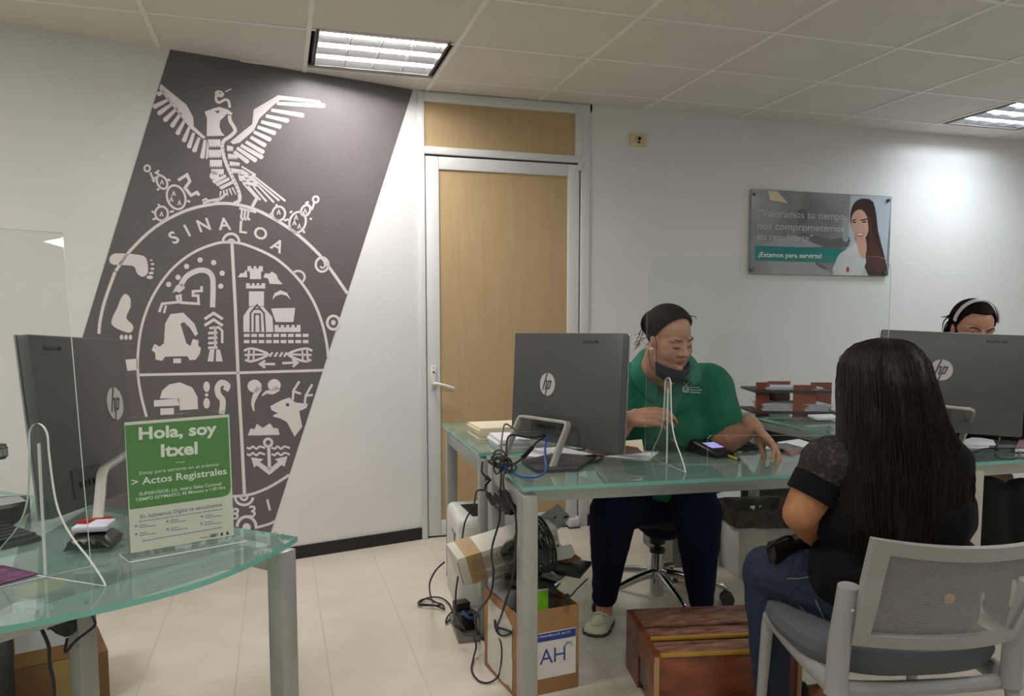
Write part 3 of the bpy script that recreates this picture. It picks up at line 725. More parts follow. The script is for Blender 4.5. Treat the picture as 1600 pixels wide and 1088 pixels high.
# a second leg nearer the worker and the dark pedestal beside it
pl_ = onz(128, 1000, .3); 
l2 = MB(); c0 = at(129, 990, 2.02); F3 = frame((c0.x, c0.y, 0), -u2, v2); MB.box(l2, (0, 0, .355), (.05, .05, .71), F3); l2.build('leg', m_leg, dk2, bevel=.003)
# ---------------------------------------------------------------- all-in-one computers seen from behind
m_mon = mat('computer_grey', '#58595a', .42, metal=.3, var=.03)
m_rim = mat('computer_rim', '#a9abac', .25, metal=.7)
m_std = mat('stand_silver', '#b9b7b0', .3, metal=.5)
m_logo = mat('logo_silver', '#c3c5c6', .25, metal=.2)
m_std_in = mat('stand_inner', '#c9bda3', .4)
def computer(NR, NTR, FL_, FTL, label, feet, tops, logo=(.36, .53), tagx=.74, std_w=.024):
    """corner points: right bottom/top, left bottom/top of the back panel, seen from behind"""
    t = thing('desktop_computer', (NR + FL_) / 2, label, 'computer', 'all-in-one computers seen from behind'); t.location.z = DZ
    x = (NR - FL_); up_ = ((NTR - NR) + (FTL - FL_)) / 2; M = frame(FL_, x, up_); W, H = x.length, up_.length
    p = MB(M); p.box((W / 2, H / 2, -.018), (W, H, .030)); p.build('back_cover', m_mon, t, bevel=.006)
    p = MB(M); p.box((W / 2, H / 2, -.036), (W + .003, H + .003, .006)); lab(p.build('screen_rim', m_rim, t, bevel=.002), 'silver rim around the screen')
    p = MB(M); p.box((W / 2, H / 2, -.041), (W - .02, H - .02, .004)); p.build('screen', m_blk, t, smooth=False)
    # connector bay
    p = MB(M); p.box((W * .37, H * .15, -.001), (W * .30, H * .16, .004)); bay = lab(p.build('connector_bay', m_dark, t, smooth=False), 'dark recessed connector bay')
    p = MB(M)
    for k in range(4): p.box((W * (.30 + .045 * k), H * .14, .002), (W * .03, H * .035, .004))
    p.build('port', m_blk, bay, smooth=False)
    # round badge with slanted letters
    lx, ly = logo[0] * W, logo[1] * H; r_ = H * .105
    p = MB(M); p.cyl((lx, ly, -.006), (lx, ly, -.0012), r_, 40)
    p.box((0, 0, 0), (0, 0, 0))
    bd = lab(p.build('badge', m_logo, t, smooth=False), 'round silver badge with slanted letters')
    q = MB(M); st_ = r_ * .15
    def stroke(a, b_, w_=st_): q.bar((lx + a[0] * r_, ly + a[1] * r_, -.0008), (lx + b_[0] * r_, ly + b_[1] * r_, -.0008), w_, .0008, side=(0, 0, 0) if False else None)
    def ln(a, b_, w_=None):
        w_ = (w_ or .15) * r_; a = V((lx + a[0] * r_, ly + a[1] * r_, 0)); b2 = V((lx + b_[0] * r_, ly + b_[1] * r_, 0)); d_ = (b2 - a).normalized(); n_ = V((-d_.y, d_.x, 0)) * w_ / 2; Z_ = V((0, 0, -.0006))
        q.add([a + n_ + Z_, a - n_ + Z_, b2 - n_ + Z_, b2 + n_ + Z_], [(0, 1, 2, 3)])
    ln((-.05, .99), (-.58, -.50)); ln((-.28, .28), (-.02, .28)); ln((-.02, .34), (-.24, -.50))
    ln((.24, .36), (-.24, -.99)); ln((.18, .28), (.50, .28)); ln((.53, .34), (.27, -.36)); ln((.02, -.34), (.32, -.34))
    q.build('badge_letters', m_mon, bd, smooth=False, recalc=False)
    p = MB(M); p.text('EliteOne 800', H * .036, Matrix.Translation((W * tagx, H * .925, -.0025)), 0, .01); p.build('model_lettering', m_blk, t, smooth=False, recalc=False)
    # easel stand: a bent flat loop
    a, b_ = tops; c_, d_ = feet
    s_ = MB(); k = .82
    pts = [c_, c_.lerp(a, .5), c_.lerp(a, .88), a.lerp(c_, .02).lerp(b_, .03), a.lerp(b_, .12), a.lerp(b_, .5), a.lerp(b_, .88), b_.lerp(d_, .02).lerp(a, .03), d_.lerp(b_, .88), d_.lerp(b_, .5), d_]
    depth = (M.to_3x3() @ V((0, 0, 1))) * std_w / 2
    P = catmull(pts, 5); rings = []
    wid = (b_ - a).normalized()
    for i, p_ in enumerate(P):
        tt = (P[min(i + 1, len(P) - 1)] - P[max(i - 1, 0)]).normalized(); dn = depth - tt * depth.dot(tt); dn = dn.normalized() * std_w / 2; nn = tt.cross(dn).normalized() * .005
        rings.append([p_ + dn + nn, p_ - dn + nn, p_ - dn - nn, p_ + dn - nn])
    s_.loft(rings); lab(s_.build('stand', m_std, t, angle=50, bevel=.0015), 'silver bent loop stand')
    return t, M, W, H
c1, M1, W1, H1 = computer(at(964, 711, 2.65), at(968, 525, 2.65), at(797, 681, 3.12), at(796, 517, 3.12), 'grey desktop computer on the middle desk, beside the person in green', (onz(787, 716, DZ + .006), onz(862, 732, DZ + .006)), (at(814, 650, 2.98), at(889, 661, 2.79)))
c2, M2, W2, H2 = computer(at(222, 762, 2.42), at(190, 523, 2.42), at(84, 812, 1.93), at(58, 532, 1.93), 'grey desktop computer on the left desk, seen edge on behind the green sign', (onz(150, 850, DZ + .006), onz(215, 815, DZ + .006)), (at(160, 735, 2.02), at(212, 700, 2.2)), logo=(.80, .58), tagx=.2)
c3, M3, W3, H3 = computer(at(1598, 684, 2.88), at(1598, 522, 2.88), at(1368, 668, 3.0), at(1366, 517, 3.0), 'grey desktop computer at the right edge, hiding most of a face', (onz(1436, 688, DZ + .006), onz(1500, 693, DZ + .006)), (at(1452, 633, 2.86), at(1520, 640, 2.80)), logo=(.43, .62), tagx=.79)
# ---------------------------------------------------------------- clear screens
def bell(h, l0, l1, n=10):
    """outline of the bell-shaped foot, base from -l0 to l1"""
    pts = [(-l0, 0)]
    def side(s, L):
        return [(s * (.026 + (L - .026) * k), z) for k, z in ((1, .0), (.93, .05 * h), (.70, .16 * h), (.42, .27 * h), (.22, .38 * h), (.10, .5 * h), (.04, .66 * h), (.0, .84 * h))]
    sm_ = lambda L: [(p.x, p.y) for p in catmull([(a, b_, 0) for a, b_ in L], 4)]
    L_ = sm_(side(-1, l0)); R_ = sm_(side(1, l1))
    top = [(.026 * math.cos(a), .9 * h + .1 * h * math.sin(a)) for a in [math.pi * (1 - k / 14) for k in range(15)]]
    return [p for p in L_] + top + R_[::-1]
def sheet(t, M, W, H, r=.05, slot=None, r_left=True, th=.005):
    pts = []
    if slot: pts += [(0, 0), (slot[0], 0), (slot[0], slot[2] - .012), (slot[0] + .012, slot[2]), (slot[1] - .012, slot[2]), (slot[1], slot[2] - .012), (slot[1], 0)]
    else: pts += [(0, 0)]
    pts += [(W, 0)] + [(W - r + r * math.cos(a), H - r + r * math.sin(a)) for a in [math.pi / 2 * k / 6 for k in range(7)]]
    pts += [(r + r * math.cos(a), H - r + r * math.sin(a)) for a in [math.pi / 2 + math.pi / 2 * k / 6 for k in range(7)]]
    g = MB(M); g.prism(pts, -th / 2, th / 2, 0, mside=1); return g.build('panel', [m_acr, m_aedge], t, smooth=False, recalc=False)
def foot(t, base, ang, h, l0, l1, th=.005):
    M = frame(base, (math.cos(ang), math.sin(ang), 0), (0, 0, 1))
    g = MB(M); g.prism(bell(h, l0, l1), -th / 2, th / 2, 0, mside=1); g.box((0, h * .44, 0), (.0018, h * .86, .0058), None, 1); return lab(g.build('foot', [m_acr, m_aedge], t, smooth=False, recalc=False), 'bell-shaped clear foot')
s1 = thing('acrylic_screen', (1.6, 2.45, DZ), 'large clear acrylic screen with low opening on the middle desk', 'screen')
bx = V((1.249, 2.51, DZ + .001)); sa = R(-18)
M = frame(bx, (math.cos(sa), math.sin(sa), 0), (0, 0, 1))
sheet(s1, M, .845, .735, .055, (.222, .645, .105))
foot(s1, bx + V((math.cos(sa), math.sin(sa), 0)) * .078, R(86), .312, .155, .145)
s2 = thing('acrylic_screen', (-.6, 1.65, DZ), 'clear acrylic screen on the left desk, with bell-shaped foot', 'screen')
br = V((-.387, 1.79, DZ + .001)); bm_ = V((-.46, 1.743, DZ + .001)); dr_ = (bm_ - br).normalized()
tilt = (at(100, 374, 1.63) - br).normalized()
M = frame(br, dr_, tilt)
g = MB(M); g.prism([(0, 0), (.62, 0), (.62, .70), (0, .70)], -.0025, .0025, 0, mside=1); g.build('panel', [m_acr, m_aedge], s2, smooth=False, recalc=False)
fd = (V((-.332, 1.646, 0)) - V((-.46, 1.743, 0)))
foot(s2, bm_, math.atan2(fd.y, fd.x), .312, .16, fd.length)
# ---------------------------------------------------------------- counter sign
S0 = onz(203, 868, DZ + .006); S1 = onz(367, 839, DZ + .006); sd = (S1 - S0); sw = .215
sg = thing('counter_sign', (S0 + S1) / 2, 'green and white name sign in clear stand on the left desk', 'sign')
SF = frame(S0, sd, V((0, 0, 1)) + V((sd.y, -sd.x, 0)).normalized() * -.03)
SFI = SF.inverted(); SO = SF.translation; SN = SF.to_3x3() @ V((0, 0, 1))
SL = sd.length
def ZS(p):
    r = ray(170 + p[0] / 4.186, 630 + p[1] / 4.186); q = SFI @ (CAM + r * ((SO - CAM).dot(SN) / r.dot(SN))); return V((q.x, q.y))
tl, tr_ = ZS((62, 98)), ZS((785, 48))
SH = (tl.y + tr_.y) / 2
g = MB(SF); g.box((SL / 2, SH / 2, -.0035), (SL + .006, SH, .003)); g.box((SL / 2, SH / 2, .0035), (SL + .006, SH, .003)); g.build('holder', m_acr, sg, smooth=False)
g = MB(SF); g.prism([(-.012, -.045), (SL + .012, -.045), (SL + .012, .045), (-.012, .045)], -.0015, .0015, 0, Matrix(((1, 0, 0, 0), (0, 0, 1, -.0035), (0, -1, 0, 0), (0, 0, 0, 1))), mside=1); g.build('base_plate', [m_acr, m_aedge], sg, smooth=False, recalc=False)
g = MB(SF); e = .005; g.box((SL / 2, (SH - .01) / 2 + .002, 0), (SL - .004, SH - .014, .001)); g.build('card', mat('sign_card', '#dcd9cd', .6, var=.01), sg, smooth=False)
gq = [ZS(p) for p in ((105, 147), (778, 93), (797, 545), (793, 580), (775, 602), (745, 612), (137, 697))]
g = MB(SF); g.prism(gq, .0005, .001, 0); g.build('green_field', mat('sign_green', '#568a4c', .5, var=.02), sg, smooth=False, recalc=False)
m_st = [mat('sign_white', '#e6ecdf', .5, var=0), mat('sign_grey', '#8f9c9c', .5, var=0), mat('sign_dark', '#4a4b4a', .5, var=0)]
t = MB(SF)
def stx(s, x0, x1, y0, y1, h, m, bold=.012, z=.0012):
    a, b_ = ZS((x0, y0)), ZS((x1, y1)); hh = (ZS((x0, y0 + h / 2)) - ZS((x0, y0 - h / 2))).length; d_ = b_ - a
    k = len(t.v); F = Matrix.Translation((0, 0, 0)); t.text(s, 1, F, m, bold)
    vs = t.v[k:]; inv = SFI; L = [inv @ v for v in vs]
    mnx, mxx = min(v.x for v in L), max(v.x for v in L); ca = d_.normalized(); pe = V((-ca.y, ca.x)); sc_ = d_.length / (mxx - mnx)
    for i, v in enumerate(L):
        q = a + ca * ((v.x - mnx) * sc_) + pe * (v.y * hh * 1.38); t.v[k + i] = SF @ V((q.x, q.y, z))
def bars(x0, x1, y0, y1, n):
    rb_ = random.Random(n * 7 + int(x0)); f = 0.
    while f < .97:
        l = rb_.uniform(.5, 1.5) / n; g_ = min(1, f + l * .82); q = [ZS((x0 + (x1 - x0) * k, y0 + (y1 - y0) * k + o)) for k, o in ((f, 3), (g_, 3), (g_, -3), (f, -3))]
        t.prism([(p.x, p.y) for p in q], .0005, .001, 1); f += l
stx('Hola, soy', 195, 705, 205, 168, 80, 0, .032); stx('Itxel', 340, 580, 317, 298, 82, 0, .032)
stx('Estoy para servirte en el trámite:', 200, 722, 460, 400, 24, 0, .0); stx('> Actos Registrales', 148, 770, 522, 445, 48, 0, .016)
stx('SUPERVISOR: Lic. Isidro Salas Coronel', 197, 735, 598, 528, 22, 0, .012); stx('TIEMPO ESTIMADO: 45 Minutos a 1:30 Hrs', 172, 760, 636, 552, 22, 0, .012)
stx('En Asistencia Digital te escuchamos', 205, 740, 745, 663, 26, 1, .012); bars(195, 745, 776, 693, 24)
for x, y, a, b_ in ((198, 806, 'Teléfono', '667 758 70 00'), (402, 774, 'WhatsApp', '667 758 70 00'), (628, 742, 'Correo', 'contacto digital'), (200, 858, 'Facebook', 'gobierno digital'), (405, 826, 'Página', 'www gobierno digital'), (625, 788, 'Twitter', 'gobierno')):
    bars(x, x + 52, y - 6, y - 13, 5); bars(x, x + 110, y + 8, y - 7, 10)
    p = ZS((x - 20, y)); t.prism([(p.x + .0028 * math.cos(2 * math.pi * k / 14), p.y + .0028 * math.sin(2 * math.pi * k / 14)) for k in range(14)], .0005, .001, 1)
bars(220, 745, 902, 812, 26)
stx('1831', 660, 712, 872, 862, 22, 2, .03); bars(595, 648, 882, 877, 6)
for x, y in ((738, 858), (776, 852)):
    p = ZS((x, y)); t.prism([(p.x + .003 * math.cos(2 * math.pi * k / 8), p.y + .0045 * math.sin(2 * math.pi * k / 8)) for k in range(8)], .0005, .001, 2)
a, b_ = ZS((436, 388)), ZS((497, 383)); t.prism([(a.x, a.y), (b_.x, b_.y), (b_.x, b_.y - .0012), (a.x, a.y - .0012)], .0005, .0012, 0)
t.build('lettering', m_st, sg, smooth=False, recalc=False)
# ================================================================ visitor chair (grey, mesh back)
m_cg = mat('chair_grey_plastic', '#8f908e', .42, var=.02)
m_cs = mat('chair_seat_fabric', '#4f5358', .85, var=.06, scale=200, bump=.2, bscale=400)
def mesh_fabric():
    m = bpy.data.materials.new('mesh_fabric'); m.use_nodes = True; nt = m.node_tree; b = nt.nodes['Principled BSDF']
    b.inputs['Base Color'].default_value = (*lin('#b2b3b0'), 1); b.inputs['Roughness'].default_value = .7
    tc = nt.nodes.new('ShaderNodeTexCoord'); mp = nt.nodes.new('ShaderNodeMapping'); mp.inputs['Rotation'].default_value = (0, 0, R(45)); mp.inputs['Scale'].default_value = (1, 1, 1)
    nt.links.new(tc.outputs['UV'], mp.inputs[0]); sp = nt.nodes.new('ShaderNodeSeparateXYZ'); nt.links.new(mp.outputs[0], sp.inputs[0])
    def mth(op, a, c=None):
        n = nt.nodes.new('ShaderNodeMath'); n.operation = op
        for i, x in ((0, a), (1, c)):
            if x is None: continue
            if isinstance(x, (int, float)): n.inputs[i].default_value = x
            else: nt.links.new(x, n.inputs[i])
        return n.outputs[0]
    k = 2 * math.pi / .0062
    s_ = mth('MULTIPLY', mth('SINE', mth('MULTIPLY', sp.outputs[0], k)), mth('SINE', mth('MULTIPLY', sp.outputs[1], k)))
    hole = mth('GREATER_THAN', mth('ABSOLUTE', s_), .33)
    tr = nt.nodes.new('ShaderNodeBsdfTransparent'); mx = nt.nodes.new('ShaderNodeMixShader')
    nt.links.new(hole, mx.inputs[0]); nt.links.new(b.outputs[0], mx.inputs[1]); nt.links.new(tr.outputs[0], mx.inputs[2]); nt.links.new(mx.outputs[0], nt.nodes['Material Output'].inputs[0])
    return m
CH = rotz(R(-12), (1.525, 1.66, 0))
vc = thing('visitor_chair', (1.525, 1.66, 0), 'grey four-legged visitor chair with mesh back under the long-haired visitor', 'chair')
def sup(w, d, n=40, p=3.2): return [(w / 2 * math.copysign(abs(math.cos(a)) ** (2 / p), math.cos(a)), d / 2 * math.copysign(abs(math.sin(a)) ** (2 / p), math.sin(a))) for a in [2 * math.pi * k / n for k in range(n)]]
s = MB(CH); rings = []
for w_, d_, z in ((.42, .42, .386), (.485, .465, .398), (.515, .485, .428), (.505, .48, .455), (.44, .44, .468), (.36, .36, .472), (.2, .2, .470), (.05, .05, .469)):
    rings.append([(x, y + .035, z + .012 * (y / .24) ** 2 * (1 if y < 0 else -.6) + .006 * (x / .23) ** 2) for x, y in sup(w_, d_)])
s.loft(rings); s.build('seat', m_cs, vc)
LX, LY0, LY1 = .222, -.19, .19
fr = MB(CH)
for sx in (-1, 1):
    fr.tube([(sx * LX, LY0 - .01, .384), (sx * LX, 0, .388), (sx * LX, LY1 - .03, .408), (sx * LX, LY1, .405)], [.024, .019, .021, .02], 10, 0, 4, flat=1.25)
fr.tube([(-LX, LY0, .382), (-.1, LY0 + .01, .368), (.1, LY0 + .01, .368), (LX, LY0, .382)], .019, 10, 0, 4)
fr.build('seat_frame', m_cg, vc)
sl = MB(CH); sl.box((-LX - .002, .13, .425), (.03, .035, .05)); lab(sl.build('clip', m_blk2, vc, bevel=.002), 'black clip on the left seat rail')
for sx in (-1, 1):
    l = MB(CH); l.tube([(sx * LX, LY1, .415), (sx * (LX + .003), LY1 + .008, .38), (sx * (LX + .014), LY1 + .03, .012)], [.019, .0175, .013], 12); lg = l.build('leg', m_cg, vc)
    l = MB(CH); l.tube([(sx * LX, LY0 - .012, .40), (sx * (LX + .003), LY0 - .03, .25), (sx * (LX + .012), LY0 - .075, .012)], [.017, .015, .013], 12); l.build('leg', m_cg, vc)
    p = MB(CH); p.tube([(sx * LX, LY0 - .012, .372), (sx * LX, LY0 - .012, .41), (sx * LX, LY0 - .02, .50), (sx * (LX + .002), LY0 - .045, .60), (sx * (LX + .002), LY0 - .055, .652)], [.026, .023, .024, .023, .022], 16, 0, 4, flat=1.15)
    p.build('back_post', m_cg, vc)
    p = MB(CH); p.cyl((sx * LX + .001, LY0 - .062, .60), (sx * LX, LY0 - .072, .60), .004, 8); lab(p.build('screw', mat('screw_steel', '#c7c7c4', .25, metal=.8), vc), 'small bright screw')
# curved backrest: parametric surface (u across, v up)
def back_pt(u, v, off=0.):
    hw = .205 + .018 * v
    x = u * hw * 2; z = .505 + .275 * v + .012 * (u * 2) ** 2 * (1 if v > .5 else -.2)
    y = LY0 - .03 - .115 * v - .05 * (1 - (u * 2) ** 2) - off
    return V((x, y, z))
N, K = 24, 14
bf = MB(CH)
def inside(u, v): return abs(u) < .5 - .155 * (.85 + .15 * v) and .21 < v < .80
gu = sorted(set([-.5 + i / N for i in range(N + 1)] + [-.42, .42])); gv = sorted(set([i / K for i in range(K + 1)] + [.13, .87]))
gu = [u for u in gu]; gv = [v for v in gv]
for i in range(len(gu) - 1):
    for j in range(len(gv) - 1):
        uc, vc_ = (gu[i] + gu[i + 1]) / 2, (gv[j] + gv[j + 1]) / 2
        if abs(uc) < .42 and .13 < vc_ < .87: continue
        q = [(gu[i], gv[j]), (gu[i + 1], gv[j]), (gu[i + 1], gv[j + 1]), (gu[i], gv[j + 1])]
        bf.add([back_pt(u, v, .011) for u, v in q], [(0, 1, 2, 3)]); bf.add([back_pt(u, v, -.011) for u, v in q], [(3, 2, 1, 0)])
        for a, b_, cond in ((0, 1, j == 0 or (abs(uc) < .42 and abs(gv[j] - .87) < 1e-6)), (2, 3, j == len(gv) - 2 or (abs(uc) < .42 and abs(gv[j + 1] - .13) < 1e-6)), (1, 2, i == len(gu) - 2 or (.13 < vc_ < .87 and abs(gu[i + 1] + .42) < 1e-6)), (3, 0, i == 0 or (.13 < vc_ < .87 and abs(gu[i] - .42) < 1e-6))):
            if cond: bf.add([back_pt(*q[a], .011), back_pt(*q[b_], .011), back_pt(*q[b_], -.011), back_pt(*q[a], -.011)], [(3, 2, 1, 0)])
def weld(o, d=.0004, bev=0):
    bm = bmesh.new(); bm.from_mesh(o.data); bmesh.ops.remove_doubles(bm, verts=bm.verts, dist=d); bmesh.ops.recalc_face_normals(bm, faces=bm.faces); bm.to_mesh(o.data); bm.free()
    if bev:
        b = o.modifiers.new('b', 'BEVEL'); b.width = bev; b.segments = 3; b.limit_method = 'ANGLE'; b.angle_limit = R(50)
    o.data.polygons.foreach_set('use_smooth', [True] * len(o.data.polygons)); o.data.set_sharp_from_angle(angle=R(40))
bo = bf.build('backrest_frame', m_cg, vc, smooth=False, recalc=False); weld(bo, bev=.006)
ms = MB(CH); uvs = []
nu, nv = 20, 10
vs = []; fs = []
for j in range(nv + 1):
    for i in range(nu + 1):
        u, v = -.43 + .86 * i / nu, .12 + .76 * j / nv; vs.append(back_pt(u, v, -.002)); uvs.append((u * .42, v * .27))
for j in range(nv):
    for i in range(nu): a = j * (nu + 1) + i; fs.append((a, a + 1, a + nu + 2, a + nu + 1))
ms.add(vs, fs); mo = ms.build('backrest_mesh', mesh_fabric(), vc, recalc=False)
ul = mo.data.uv_layers.new(name='UVMap')
for lp in mo.data.loops: ul.data[lp.index].uv = uvs[lp.vertex_index]
lab(mo, 'see-through light grey mesh')
# ================================================================ swivel chair under the person in green
m_chr = mat('chrome', '#c9c9c8', .12, metal=1., var=.02)
oc = thing('office_chair', (1.6, 3.08, 0), 'black swivel chair with chrome star base under the person in green', 'chair')
OX, OY = 1.6, 3.08
g = MB(); g.lathe([(.03, .035), (.03, .12), (.045, .125), (.045, .155), (.03, .16), (.028, .235)], 24, 0, Matrix.Translation((OX, OY, 0))); g.build('gas_column', m_chr, oc)
g = MB(); g.lathe([(.034, .232), (.034, .25), (.016, .252), (.016, .272), (.036, .274), (.036, .39)], 20, 0, Matrix.Translation((OX, OY, 0))); lab(g.build('column_sleeve', m_blk, oc), 'black sleeve over the column')
m_cas = mat('caster_grey', '#3a3938', .4)
for k, an in enumerate((-23, 49, 121, 193, 265)):
    a = R(an); d_ = V((math.cos(a), math.sin(a), 0)); o = V((OX, OY, 0))
    g = MB(); g.tube([o + d_ * .03 + V((0, 0, .14)), o + d_ * .12 + V((0, 0, .128)), o + d_ * .285 + V((0, 0, .09)), o + d_ * .30 + V((0, 0, .075))], [.021, .018, .013, .012], 12, 0, 4); ar = g.build('base_arm', m_chr, oc)
    g = MB(); e = o + d_ * .30; n_ = V((-d_.y, d_.x, 0))
    for s_ in (-1, 1): g.tube([e + n_ * (s_ * .011) + V((0, 0, .03)) + d_ * .008, e + n_ * (s_ * .026) + V((0, 0, .03)) + d_ * .008], .03, 18)
    g.cyl(e + V((0, 0, .04)), e + V((0, 0, .08)), .008, 8); g.build('caster', m_cas, ar)
CF = rotz(R(-32), (OX + .0, OY + .02, 0))
g = MB(CF); rings = []
for w_, d_, z in ((.42, .40, .385), (.47, .45, .395), (.49, .47, .42), (.48, .46, .445), (.42, .40, .455), (.1, .1, .455)): rings.append([(x, y, z) for x, y in sup(w_, d_)])
g.loft(rings); g.build('seat', m_blk2, oc)
g = MB(CF); rings = []
for z, w_, t_, yo in ((.50, .42, .04, .22), (.56, .52, .06, .235), (.7, .56, .06, .25), (.86, .54, .055, .275), (.93, .48, .045, .285), (.955, .36, .03, .29)):
    rings.append([(x, y + yo - .0 + .0, z) for x, y in sup(w_, t_, 32, 2.6)])
g.loft(rings); g.build('backrest', mat('chair_back_brown', '#463c38', .7), oc)
g = MB(CF); g.bar((0, .1, .38), (0, .235, .36), .06, .012); g.bar((0, .235, .36), (0, .262, .6), .06, .012); g.build('back_bracket', m_blk, oc, bevel=.002)
# ================================================================ wooden footrest
m_wood = mat('red_brown_wood', '#6b361f', .38, var=.35, scale=5, stretch=(1.2, 4, 4), col2='#8a4a2c', bump=.15, bscale=20, coat=.15)
m_wtop = mat('worn_wood_top', '#6b3a2c', .5, var=.3, scale=9, stretch=(1.5, 5, 5), col2='#9d7465', bump=.15)
m_wend = mat('pale_wood_edge', '#a5865a', .6, var=.12, stretch=(1, 8, 8))
m_yel = mat('yellow_tread_strip', '#a8802a', .45, var=.12, scale=20)
FB = rotz(R(-11), (1.128, 2.165, 0))
fbx = thing('wooden_footrest', (1.36, 2.3, 0), 'reddish-brown slatted wooden footrest box on the floor under the desk', 'footrest')
Wf, Df, Hf = .475, .365, .215
g = MB(FB); g.box((Wf / 2, .008, (Hf - .012) / 2), (Wf - .012, .016, Hf - .012)); g.build('front_panel', m_wood, fbx, bevel=.001)
g = MB(FB); g.box((Wf / 2, Df - .008, Hf / 2 - .006), (Wf - .012, .016, Hf - .012)); g.build('back_panel', m_wood, fbx, bevel=.001)
for x in (.003, Wf - .003):
    g = MB(FB @ Matrix(((0, 0, 1, x), (1, 0, 0, 0), (0, 1, 0, 0), (0, 0, 0, 1))))
    if x < .1: g.prism([(-.002, 0), (.10, 0), (.10, .06), (.105, .12), (.2, .12), (.2, 0), (Df, 0), (Df, Hf), (.25, Hf - .002), (.18, Hf - .004), (-.002, Hf - .014)], -.009, .009)
    else: g.prism([(-.002, 0), (Df, 0), (Df, Hf), (-.002, Hf - .014)], -.009, .009)
    lab(g.build('side_panel', m_wood, fbx, smooth=False), None) if False else g.build('side_panel', m_wood, fbx, smooth=False)
g = MB(FB); g.box((.0, -.004, Hf / 2 - .008), (.016, .006, Hf - .018)); g.box((Wf, -.004, Hf / 2 - .008), (.012, .006, Hf - .018)); lab(g.build('corner_edge', m_wend, fbx, smooth=False), 'pale raw edges at the front corners')
g = MB(FB); g.box((.004, .155, .075), (.01, .07, .09)); lab(g.build('side_plate', mat('grey_plate', '#66625c', .4, metal=.4), fbx, smooth=False), 'grey metal plate in the side opening')
for y0, y1, z, st in ((.0, .10, Hf - .012, 1), (.115, .20, Hf - .006, 1), (.215, Df, Hf, 0)):
    g = MB(FB); g.box((Wf / 2, (y0 + y1) / 2, z - .004), (Wf - .026, y1 - y0, .012)); sl = g.build('slat', m_wtop, fbx, bevel=.0015)
    if st:
        g = MB(FB); g.box((Wf / 2, y0 + .003, z - .001), (Wf - .026, .014, .012)); lab(g.build('tread_strip', m_yel, sl, bevel=.002), 'yellow strip on the slat edge')
# ================================================================ waste bin, pedestal, boxes at the back
bn = thing('waste_bin', (2.27, 3.4, 0), 'square white waste bin lined with crumpled dark bag', 'bin')
BN = rotz(R(-8), (2.12, 3.245, 0))
g = MB(BN); bw, bd_, bh = .34, .26, .30
g.loft([[(.012, .012, 0), (bw - .012, .012, 0), (bw - .012, bd_ - .012, 0), (.012, bd_ - .012, 0)], [(0, 0, bh), (bw, 0, bh), (bw, bd_, bh), (0, bd_, bh)], [(.01, .01, bh), (bw - .01, .01, bh), (bw - .01, bd_ - .01, bh), (.01, bd_ - .01, bh)], [(.02, .02, .02), (bw - .02, .02, .02), (bw - .02, bd_ - .02, .02), (.02, bd_ - .02, .02)]])
g.build('bin_body', mat('bin_white', '#dcd8d0', .45), bn, bevel=.006)
def crumple(pts_rings, amp, seed, fr_=14):
    out = []
    for r_ in pts_rings: out.append([V(p) + mnoise.noise_vector(V(p) * fr_ + V((seed, 0, 0))) * amp for p in r_])
    return out
def rect_ring(x0, x1, y0, y1, z, n=12):
    P = []
    for k in range(n): P.append((x0 + (x1 - x0) * k / n, y0, z))
    for k in range(n): P.append((x1, y0 + (y1 - y0) * k / n, z))
    for k in range(n): P.append((x1 - (x1 - x0) * k / n, y1, z))
    for k in range(n): P.append((x0, y1 - (y1 - y0) * k / n, z))
    return P
m_bag = mat('dark_bag', '#4b453d', .22, var=.25, scale=25, coat=.2)
rr = [rect_ring(-.012, bw + .012, -.012, bd_ + .012, z) for z in (.255, .285)] + [rect_ring(-.014, bw + .014, -.014, bd_ + .014, .315), rect_ring(-.008, bw + .008, -.008, bd_ + .008, .345), rect_ring(.006, bw - .006, .006, bd_ - .006, .335), rect_ring(.02, bw - .02, .02, bd_ - .02, .26), rect_ring(.05, bw - .05, .05, bd_ - .05, .17)]
g = MB(BN); g.loft(crumple(rr, .012, 4, 30), caps=False); lab(g.build('bin_bag', m_bag, bn, angle=25), 'crumpled dark bag over the rim')
pd = thing('drawer_pedestal', (2.06, 3.7, 0), 'low grey drawer pedestal on the floor behind the swivel chair', 'cabinet')
g = MB(); g.prism([(1.905, 3.5), (2.12, 3.46), (2.2, 3.92), (1.965, 3.96)], 0, .50); g.build('pedestal_body', mat('pedestal_grey', '#6f6d69', .5), pd, bevel=.003)
g = MB(); g.tube([(1.945, 3.49, .36), (1.945, 3.465, .35), (1.945, 3.465, .22), (1.945, 3.49, .21)], .004, 8); lab(g.build('pull_handle', m_blk, pd), 'thin black pull handle')
def carton(name, label, pts, z0, z1, m, cat='box', group=None, lid=0):
    t = thing(name, (pts[0][0], pts[0][1], z0), label, cat, group)
    g = MB(); g.prism(pts, z0, z1); g.build('box_body', m, t, bevel=.003)
    if lid:
        g = MB(); c = V((sum(p[0] for p in pts) / 4, sum(p[1] for p in pts) / 4)); g.prism([tuple(c + (V(p) - c) * 1.03) for p in pts], z1 - .03, z1 + .006); g.build('lid', m, t, bevel=.003)
    return t
m_wbox = mat('white_carton', '#c4bdae', .6)
carton('storage_box', 'tall pale storage box under the right desk, behind its leg', [(3.42, 3.05), (3.73, 3.02), (3.77, 3.4), (3.45, 3.42)], 0, .40, m_wbox, lid=1)
carton('storage_box', 'small low pale storage box beside the right desk leg', [(3.10, 2.66), (3.30, 2.63), (3.32, 2.80), (3.13, 2.82)], 0, .27, mat('pale_carton', '#d0cbbd', .6), lid=1)
